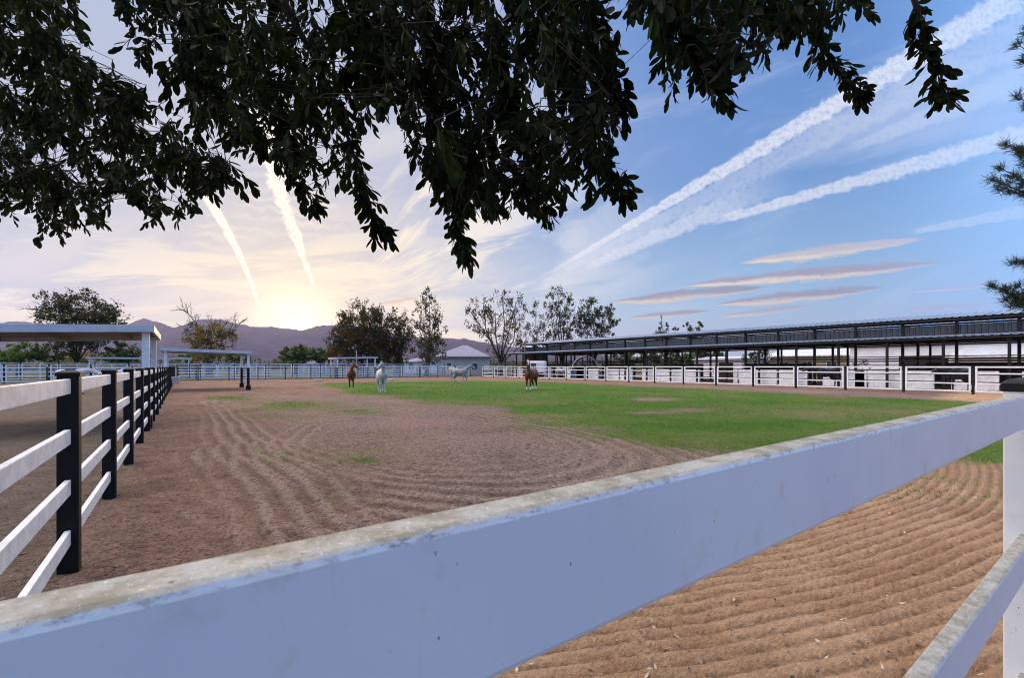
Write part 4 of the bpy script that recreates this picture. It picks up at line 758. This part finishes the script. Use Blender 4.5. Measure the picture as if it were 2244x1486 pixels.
    for f_ in feet: MB().tube([f_ + Vector((.012, 0, -.022)), f_ + Vector((0, 0, .05))], [.066, .052], 10).build('hoof', hoofm or M_hoof, t)
    # mane along the crest, forelock, tail
    V = []
    for i in range(1, 6):
        a, b = pts[i - 1] if i > 1 else pts[1], pts[i]
        for _ in range(34):
            q = a + (b - a) * random.random(); dd = (b - a).normalized() if (b - a).length > 1e-6 else Vector((0, 0, 1)); up = Vector(sd).cross(dd); up = up if up.z > 0 else -up
            wd = [.25, .195, .155, .13, .105][i - 1] * .92; r0 = q + up * wd + Vector(sd) * random.uniform(-.02, .03); r1 = r0 + Vector(sd) * random.uniform(.05, .12) * 1 + Vector((0, 0, -random.uniform(.08, .22))); ww = dd * .03
            V.append([tuple(r0 - ww), tuple(r0 + ww), tuple(r1 + ww * .6), tuple(r1 - ww * .6)])
    quads_obj('mane', np.array(V), 4, hair, t)
    tl = MB(); tl.loft([(-.76, 0, 1.30), (-.84, 0, 1.24), (-.90, .01, 1.02), (-.91, .02, .75), (-.88, .02, .50), (-.87, .02, .38)], [.03, .045, .06, .075, .06, .015], [.03, .045, .06, .07, .055, .015], 8); tl.build('tail', hair, t, smooth=True)
    for s in (-1, 1): e = poll + hd * .15 + hs * s * .083 + hu * .035; MB().tube([e - hs * s * .012, e + hs * s * .012], [.02, .014], 8).build('eye', M_eye, t)
    if muzzle: MB().loft([hp0 + hd * .47 - hu * .012, hp0 + hd * .53 - hu * .012, hp0 + hd * .578 - hu * .012], [.060, .058, .034], [.070, .066, .044], 10, hs).build('muzzle', M_muzzle, t, smooth=True)
    if blaze: MB().loft([hp0 + hd * .05 + hu * .085, hp0 + hd * .2 + hu * .094, hp0 + hd * .42 + hu * .050], [.022, .030, .020], [.012, .012, .012], 8, hs).build('blaze', M_blaze, t, smooth=True)
    return t
BAY = coatmat('bay coat', (.095, .022, .008), (.15, .038, .013), leg=(.012, .009, .008)); CHEST = coatmat('chestnut coat', (.085, .024, .009), (.15, .045, .016), leg=(.03, .012, .008), white_below=.26)
WHC = coatmat('white coat', (.25, .255, .28), (.46, .46, .48)); GRC = coatmat('grey coat', (.16, .175, .21), (.30, .315, .35), leg=(.30, .30, .31)); PALE = coatmat('pale grey coat', (.36, .37, .40), (.52, .52, .55)); BLK = coatmat('black coat', (.010, .010, .014), (.020, .020, .028), rough=.4); CRM = coatmat('cream coat', (.42, .39, .33), (.54, .50, .43))
H_BLACK = simple('black horse hair', (.012, .010, .010), .6); H_WHITE = simple('pale horse hair', (.62, .62, .62), .7); H_RED = simple('chestnut horse hair', (.06, .018, .008), .6); H_GREY = simple('grey horse hair', (.30, .32, .36), .7)
M_palehoof = simple('pale hoof', (.40, .37, .33), .6)
horse('bay horse standing on the grass with its head turned to the right', 770, 35.9, -72, BAY, H_BLACK, neck=(34, 46), head=(34, -42), stride=(.03, -.03, .05, -.1), scale=1.0)
horse('white horse facing the camera with its head turned to the left', 837, 28.8, -68, WHC, H_WHITE, neck=(-16, 50), head=(-46, -42), stride=(.08, -.02, -.1, .06), hoofm=M_palehoof)
horse('blue grey horse walking to the right across the grass', 1008, 43.7, -6, GRC, H_GREY, neck=(0, 40), head=(0, -36), stride=(.16, -.22, .14, -.12), hoofm=M_palehoof)
horse('chestnut horse with white blaze and white socks looking at the camera', 1164, 30.6, -112, CHEST, H_RED, neck=(16, 66), head=(12, -38), stride=(.04, -.04, .05, -.08), blaze=True, muzzle=False, scale=1.03)
horse('pale grey horse with lowered neck behind the nearest black fence post', 155, 26.5, 2, PALE, H_WHITE, neck=(0, 12), head=(0, -28), stride=(.05, -.1, .1, 0))
horse('pale grey horse mostly hidden by the second and third black fence posts', 252, 28.5, 4, PALE, H_WHITE, neck=(0, 8), head=(0, -34), stride=(0, .06, -.05, .1))
yy = y_at(1812, 39.2); horse('black horse facing left behind the stall run panels with its neck stretched out', 0, 0, 180, BLK, H_BLACK, neck=(0, 14), head=(0, -24), x=39.2, y=yy, scale=1.08, muzzle=False)
yy = y_at(2102, 39.6); horse('dark horse poking its head left out of an open stall nearest the right end', 0, 0, 178, BLK, H_BLACK, neck=(0, 12), head=(0, -30), x=39.6, y=yy, scale=1.05, muzzle=False)
yy = y_at(1090, 40.2); horse('small looking black horse behind the farthest stall run panels', 0, 0, -80, BLK, H_BLACK, neck=(10, 40), head=(20, -40), x=40.2, y=yy, muzzle=False)
yy = y_at(1230, 40.); horse('grey horse behind the stall run panels right of the chestnut horse', 0, 0, -40, GRC, H_GREY, neck=(0, 10), head=(0, -40), x=40., y=yy)
horse('cream horse standing beyond the end fence behind the walking grey one', 994, 73.5, 8, CRM, H_WHITE, neck=(0, 30), head=(0, -40))
# ------------------------------------------------------------------ front fence at the camera
def front_fence():
    t = thing('front_fence', 'dirty white vinyl rail fence crossing the whole foreground', 'fence', (2.72, .293, 0))
    off = Vector((-2.72, -.293, 0))
    for (z0, z1) in ((1.3755, 1.493), (.83, .9475), (.29, .4075)):
        for (xa, xb) in ((-.66, 2.66), (2.78, 6.1)):
            o = MB().box(xa, xb, .274, .312, z0, z1).build('rail', M_vinyl, t, bevel=.006); o.location = off
    pr = None
    for px_ in (2.7185, 6.16):
        o = MB().box(-.0635, .0635, -.0635, .0635, -.1, 1.505).build('post', M_vinyl, t, bevel=.006); o.location = Vector((px_, .293, 0)) + off
        c = MB(); w = .070; c.box(-w, w, -w, w, 1.500, 1.532); c.add([(-w, -w, 1.532), (w, -w, 1.532), (w, w, 1.532), (-w, w, 1.532), (-w * .8, -w * .8, 1.546), (w * .8, -w * .8, 1.546), (w * .8, w * .8, 1.546), (-w * .8, w * .8, 1.546), (-w * .3, -w * .3, 1.556), (w * .3, -w * .3, 1.556), (w * .3, w * .3, 1.556), (-w * .3, w * .3, 1.556)],
              [(0, 1, 5, 4), (1, 2, 6, 5), (2, 3, 7, 6), (3, 0, 4, 7), (4, 5, 9, 8), (5, 6, 10, 9), (6, 7, 11, 10), (7, 4, 8, 11), (8, 9, 10, 11)]); c.build('post_cap', M_black, o, bevel=.004)
front_fence()
# ------------------------------------------------------------------ overhanging tree in the foreground
M_canopy = leafmat('canopy leaves', (.0012, .0024, .0008), (.020, .042, .006), .17, 2.5, .7, .12, 2.8)
def bez(pts, n):
    P = [Vector(p) for p in pts]; P = [P[0] * 2 - P[1]] + P + [P[-1] * 2 - P[-2]]; out = []
    for i in range(1, len(P) - 2):
        for k in range(n):
            u_ = k / n; a, b, c, d = P[i - 1:i + 3]; out.append(.5 * ((2 * b) + (c - a) * u_ + (2 * a - 5 * b + 4 * c - d) * u_ * u_ + (3 * b - a - 3 * c + d) * u_ ** 3))
    return out + [P[-2]]
def canopy():
    tx, ty = -2.3, -1.9; t = thing('overhanging_tree', 'dark leafy tree whose drooping branches hang over the top of the view', 'tree', (tx, ty, 0)); off = Vector((-tx, -ty, 0))
    top = Vector((tx + .25, ty + .3, 3.1)); tr = MB(); tr.tube([Vector((tx, ty, -.2)), Vector((tx - .05, ty + .05, 1.2)), Vector((tx + .1, ty + .15, 2.2)), top], [.30, .22, .20, .18], 12); o = tr.build('trunk', M_bark, t, smooth=True); o.location = off
    defs = [[(-300, -420, 2.2), (-50, -100, 2.2), (150, 150, 2.3), (330, 300, 2.2), (500, 385, 2.0)], [(-200, -250, 2.0), (0, -20, 2.0), (150, 110, 2.05), (300, 235, 2.1)], [(-250, 0, 2.3), (-20, 180, 2.4), (170, 320, 2.5), (290, 425, 2.6)], [(150, -420, 2.1), (330, -60, 2.1), (480, 90, 2.1), (600, 220, 2.15), (650, 340, 2.2)], [(650, -420, 1.9), (760, -60, 1.9), (800, 60, 1.9), (850, 180, 1.95)], [(-200, -320, 2.6), (-50, 130, 2.8), (50, 350, 3.), (130, 490, 3.)], [(60, -400, 2.6), (120, 50, 2.7), (230, 300, 2.8), (330, 470, 2.8)], [(300, -420, 2.2), (350, -50, 2.2), (450, 150, 2.2), (580, 300, 2.2), (700, 450, 2.3)],
        [(500, -400, 1.9), (600, -50, 1.9), (700, 150, 2.), (780, 350, 2.), (810, 450, 2.), (838, 505, 2.)], [(800, -400, 1.7), (900, -50, 1.7), (950, 200, 1.8), (985, 400, 1.9), (1000, 490, 1.9), (1016, 555, 1.9)], [(950, -400, 1.6), (1050, -50, 1.6), (1100, 150, 1.7), (1140, 300, 1.8), (1205, 470, 1.85)], [(1050, -420, 1.6), (1160, -50, 1.6), (1230, 150, 1.7), (1290, 300, 1.8), (1365, 420, 1.8)],
        [(1100, -400, 1.5), (1250, -50, 1.5), (1330, 80, 1.6), (1365, 250, 1.6)], [(1200, -500, 1.5), (1400, -80, 1.5), (1500, 50, 1.5), (1580, 195, 1.5)], [(1500, -400, 1.8), (1650, -60, 1.9), (1760, 60, 2.), (1830, 135, 2.1), (1892, 210, 2.1)], [(1850, -420, 1.9), (1985, -60, 1.95), (2020, 60, 2.), (2045, 140, 2.), (2078, 212, 2.)]]
    B = []
    for d in defs:
        p = bez([V3(*q) for q in d], 8); limb = bez([top, (top + p[0]) / 2 + Vector((0, 0, .35)), p[0]], 6)[:-1]; full = limb + p; n = len(full)
        rs = [.060 * (1 - k / n) ** 2.6 + .0020 for k in range(n)]; o = MB().tube(full, rs, 7).build('branch', M_twig, t, smooth=True); o.location = off; B.append(p)
    allb = [(q, i) for b in B for i, q in enumerate(b)]
    polys = [([(-90, -120), (150, -120), (190, 30), (228, 130), (300, 185), (335, 225), (405, 300), (435, 350), (490, 360), (545, 385), (470, 400), (415, 450), (385, 480), (330, 490), (310, 470), (255, 430), (210, 470), (150, 505), (80, 520), (40, 480), (-90, 480)], 1.0),
        ([(240, -120), (265, 30), (300, 110), (360, 150), (385, 190), (425, 250), (470, 275), (510, 315), (590, 335), (640, 380), (670, 430), (715, 465), (700, 390), (745, 370), (785, 420), (785, 320), (800, 250), (850, 220), (880, -120)], 1.0),
        ([(830, -120), (860, 210), (885, 300), (905, 345), (945, 395), (960, 430), (1000, 445), (1050, 445), (1105, 460), (1180, 450), (1235, 415), (1290, 400), (1340, 415), (1345, 330), (1355, 250), (1360, 150), (1330, 110), (1320, 60), (1280, 0), (1270, -120)], 1.0),
        ([(1360, -120), (1375, 15), (1415, 70), (1450, 130), (1470, 180), (1510, 165), (1580, 195), (1610, 130), (1680, 130), (1705, 75), (1770, 45), (1840, 55), (1870, 15), (1900, 0), (1920, -120)], 1.0)]
    leaves = []; tw = MB()
    prof = [(0., .05), (.18, .55), (.42, .95), (.68, 1.), (.88, .62), (1., .06)]
    def add_leaf(b, d, nrm, L):
        wv = d.cross(nrm).normalized(); nrm = wv.cross(d).normalized(); wmax = L * random.uniform(.15, .225); cv = random.uniform(-.25, .35); fold = random.uniform(.05, .4); rows = []
        for (q, w) in prof:
            c = b + d * L * q + nrm * (-cv * L * q * q); e = wv * wmax * w; h = nrm * wmax * w * fold; rows.append((c + e + h, c, c - e + h))
        for i in range(5):
            a, c = rows[i], rows[i + 1]; leaves.append([a[0], a[1], c[1], c[0]]); leaves.append([a[1], a[2], c[2], c[1]])
    def twig(p0, p1, nl, Lf):
        path = bez([p0, (p0 + p1) / 2 + Vector(np.random.default_rng(random.randrange(1 << 30)).normal(size=3) * .012), p1], 4); tw.tube(path, [.0018, .0016, .0014, .0013, .0012, .0011, .001, .0009, .0008][:len(path)], 4); ax = (p1 - p0).normalized(); ph = random.uniform(0, 6.28); s1 = ax.orthogonal().normalized(); s2 = ax.cross(s1)
        for k in range(nl):
            q = (k + .6) / nl; b = p0 + (p1 - p0) * q; i = min(len(path) - 2, int(q * (len(path) - 1))); b = path[i] + (path[i + 1] - path[i]) * (q * (len(path) - 1) - i); ph += 2.4 + random.uniform(-.4, .4); o_ = s1 * math.cos(ph) + s2 * math.sin(ph)
            op = random.uniform(.5, 1.1) * (1. - .55 * q * q); d = (ax * math.cos(op) + o_ * math.sin(op) + Vector((0, 0, -.35))).normalized(); nr = Vector(RNG.normal(size=3)) + Vector((0, 0, .8)); add_leaf(b, d, nr, Lf * random.uniform(.72, 1.2))
        add_leaf(p1, (ax + Vector((0, 0, -.2))).normalized(), Vector(RNG.normal(size=3)), Lf)
    def zone(px, py): 
        z = 2.05 - .35 * math.exp(-((px - 1300) / 420) ** 2) + .75 * max(0, 1 - px / 520) * (.4 + .6 * min(1, max(0, py) / 430)); return z + RNG.normal() * .22
    def stem_from(c):
        b, i = min(allb, key=lambda q: (q[0] - c).length_squared + (0 if q[0].z > c.z - .02 else .08)); return b
    pts = []
    for poly, k in polys:
        P = np.array(poly, float); x0, y0 = P.min(0); x1, y1 = P.max(0); A = abs(np.sum(P[:, 0] * np.roll(P[:, 1], 1) - P[:, 1] * np.roll(P[:, 0], 1))) / 2; n = int(A / 1000. * CANOPY_D * k); got = 0
        while got < n:
            x_, y_ = RNG.uniform(x0, x1), RNG.uniform(y0, y1)
            if inpoly(np.array([x_]), np.array([y_]), poly)[0] and vnoise(np.array([x_ / 42.]), np.array([y_ / 42.]), 77)[0] > RNG.uniform(-.05, .62): pts.append((x_, y_)); got += 1
    for (x_, y_) in pts:
        Z = max(1.15, zone(x_, y_)); c = V3(x_, y_, Z); L = random.uniform(.09, .17); d = Vector((random.gauss(0, .65), random.gauss(0, .65), -1)).normalized(); p0 = c - d * L * .55; p1 = c + d * L * .45; s = stem_from(p0)
        m_ = (s + p0) / 2 + Vector((0, 0, .02)); tw.tube([s, m_, p0], [.0022, .0016, .0013], 4); twig(p0, p1, random.randint(8, 13), random.choice((random.uniform(.030, .048), random.uniform(.036, .056), random.uniform(.048, .070))))
    for b in B:                    # leaves set along the outer half of every branch, so the tips droop as leafy sprays
        n = len(b)
        for i in range(int(n * .35), n - 1):
            if proj(*b[i])[1] < -150: continue
            for _ in range(2 if i < n - 5 else 3):
                d = ((b[i + 1] - b[i]).normalized() * .8 + Vector(RNG.normal(size=3)) * .55 + Vector((0, 0, -.35))).normalized(); twig(b[i], b[i] + d * random.uniform(.035, .075), random.randint(3, 5), random.uniform(.042, .066))
        twig(b[-2], b[-1] + (b[-1] - b[-2]) * .4, 7, .05)
    o = quads_obj('crown', np.array([[tuple(p) for p in q] for q in leaves]), 4, M_canopy, t); o.location = off
    o = tw.build('twigs', M_twig, t); o.location = off
CANOPY_D = 2.35
canopy()
def pine():
    x, y = W(2640, 4.6); t = thing('pine_tree', 'dark pine whose needled branches reach in at the right edge', 'tree', (x, y, 0)); base = Vector((x, y, 0)); MB().tube([(0, 0, -.2), (.02, 0, 2.5), (0, .02, 6.5)], [.16, .13, .05], 10).build('trunk', M_bark, t, smooth=True)
    Q = []
    for (tips, yroot) in (([(2236, 100, 4.6), (2250, 70, 4.8), (2246, 140, 4.5)], 330), ([(2238, 215, 4.5), (2252, 240, 4.7), (2244, 330, 4.6)], 420), ([(2180, 395, 4.3), (2200, 372, 4.5), (2195, 410, 4.2), (2225, 330, 4.6), (2232, 395, 4.3), (2216, 318, 4.4), (2250, 360, 4.5)], 520), ([(2228, 572, 4.4), (2250, 580, 4.5)], 620), ([(2186, 632, 4.3), (2205, 640, 4.4), (2215, 665, 4.2), (2235, 630, 4.5), (2240, 668, 4.3), (2226, 650, 4.3)], 760)):
        mb = MB()
        for (px, py, Z) in tips:
            e = V3(px, py, Z) - base; s = Vector((0, 0, Hh(yroot, 4.6))); m_ = s.lerp(e, .55) + Vector((0, 0, -.12)); path = bez([s, m_, e], 8); mb.tube(path, [.022 - .019 * k / (len(path) - 1) for k in range(len(path))], 5)
            for i in range(len(path) // 3, len(path)):
                dirb = (path[min(i + 1, len(path) - 1)] - path[i - 1]).normalized()
                for _ in range(2):
                    tip = path[i] + (dirb * .5 + Vector(RNG.normal(size=3)) * .45).normalized() * random.uniform(.03, .09); mb.tube([path[i], tip], [.004, .002], 4); n = 46; c = np.array(path[i].lerp(tip, .5)) + RNG.normal(size=(n, 3)) * .014; d = rdir(n) * .8 + np.array(dirb) * .6 + np.array((0, 0, .2)); d /= np.linalg.norm(d, axis=1)[:, None]; e2 = np.cross(d, rdir(n)); e2 /= np.linalg.norm(e2, axis=1)[:, None]; L = RNG.uniform(.05, .085, n)[:, None]; w = .0022; Q.append(np.stack([c - e2 * w, c + e2 * w, c + d * L + e2 * w * .4, c + d * L - e2 * w * .4], 1))
        mb.build('branch', M_bark, t, smooth=True)
    quads_obj('needles', np.concatenate(Q), 4, leafmat('pine needles', (.004, .010, .003), (.022, .042, .010), .1), t)
pine()
# ------------------------------------------------------------------ ground cover: turf, straw, fallen leaves, clods
def scatter(n, px0, px1, za, zb, bias=1.):
    px = RNG.uniform(px0, px1, n); Z = 1 / RNG.uniform(1 / zb, 1 / za, n); Z = za + (zb - za) * ((Z - za) / (zb - za)) ** bias; X = (px - CX) / F * Z; return CA * X + SA * Z, -SA * X + CA * Z
def blades(name, x, y, h, w, m_, lean=.6, n=2):
    k = len(x); z = height(x, y); Q = []
    for _ in range(n):
        a = RNG.uniform(0, 6.28, k); dx, dy = np.cos(a), np.sin(a); hh = h * RNG.uniform(.5, 1.4, k); l = RNG.uniform(.2, 1., k) * lean * hh; b = RNG.uniform(0, 6.28, k); lx, ly = np.cos(b) * l, np.sin(b) * l; ox, oy = RNG.normal(size=k) * .015, RNG.normal(size=k) * .015; X, Y = x + ox, y + oy
        Q.append(np.stack([np.stack([X - dx * w, Y - dy * w, z - .004], 1), np.stack([X + dx * w, Y + dy * w, z - .004], 1), np.stack([X + dx * w * .3 + lx, Y + dy * w * .3 + ly, z + hh], 1), np.stack([X - dx * w * .3 + lx, Y - dy * w * .3 + ly, z + hh], 1)], 1))
    return tag(quads_obj(name, np.concatenate(Q), 4, m_), kind='stuff')
def ground_cover():
    x, y = scatter(150000, 380, 2280, 5.5, 46); g, straw, rake, grey = soil(x, y); k = (g * 1.15 + (vnoise(x * 1.7, y * 1.7, 41) - .5) * .9 > RNG.uniform(.25, .95, len(x))); x, y = x[k], y[k]; Z = SA * x + CA * y
    k = ((soil(x, y)[0] > .45) | (RNG.random(len(x)) < .25)) & (dryness(x, y) < RNG.uniform(.05, 1.05, len(x))); x, y, Z = x[k], y[k], Z[k]; blades('grass', x, y, np.clip(.020 + .0012 * Z, .02, .055), np.clip(.0028 + .00035 * Z, .003, .018), leafmat('turf blades', (.036, .150, .010), (.17, .28, .05), .2, .35), .9)
    x, y = scatter(90000, -200, 2280, 2.2, 26); g, straw, rake, grey = soil(x, y); k = ((straw * .9 + .12) * (1 - g) * (1 - rake * .7) > RNG.uniform(.0, 1.1, len(x))) & (x > LEFT_X + .1); x, y = x[k], y[k]; Z = SA * x + CA * y
    blades('straw', x, y, np.clip(.006 + .0006 * Z, .008, .02), np.clip(.0014 + .0003 * Z, .0016, .007), leafmat('dry straw', (.20, .15, .11), (.50, .40, .30), .1, 2.), 3.2)
    # fallen leaves: long curled pale leaves on the raked soil
    x, y = scatter(210, 900, 2250, 1.7, 7.5); n = len(x); z = height(x, y); P = []
    for i in range(n):
        L, w = RNG.uniform(.025, .055), RNG.uniform(.006, .011); a = RNG.uniform(0, 6.28); tl = RNG.normal() * .25; d = np.array((math.cos(a), math.sin(a), tl)); e = np.array((-math.sin(a), math.cos(a), RNG.normal() * .5)); c = np.array((x[i], y[i], z[i] + .010)); lift = np.array((0, 0, RNG.uniform(.002, .010)))
        q = [c - d * L / 2, c - d * L * .15 + e * w, c + d * L / 2 + lift, c - d * L * .1 - e * w]; P.append(q)
    tag(quads_obj('fallen_leaves', np.array(P), 4, leafmat('dry leaves', (.22, .16, .11), (.60, .52, .44), .1, 3.)), kind='stuff')
    x, y = scatter(9000, -300, 2260, 1.8, 18); k = (soil(x, y)[2] < .4) | (RNG.random(len(x)) < .15); x, y = x[k], y[k]; z = height(x, y); ico = np.array([(0, 0, 1), (.9, 0, .2), (.28, .85, .2), (-.72, .53, .2), (-.72, -.53, .2), (.28, -.85, .2)]); fs = [(0, 1, 2), (0, 2, 3), (0, 3, 4), (0, 4, 5), (0, 5, 1)]; V = []
    for i in range(len(x)):
        s = abs(RNG.normal()) * .007 + .0035; p = ico * (1 + RNG.normal(size=(6, 3)) * .25) * s * np.array((1.2, 1., .8)) + np.array((x[i], y[i], z[i] - s * .1))
        for f in fs: V.append(p[list(f)])
    tag(quads_obj('clods', np.array(V), 3, leafmat('soil clods', (.03, .022, .018), (.34, .24, .18), 0., 3., .95, .1)), kind='stuff')
ground_cover()
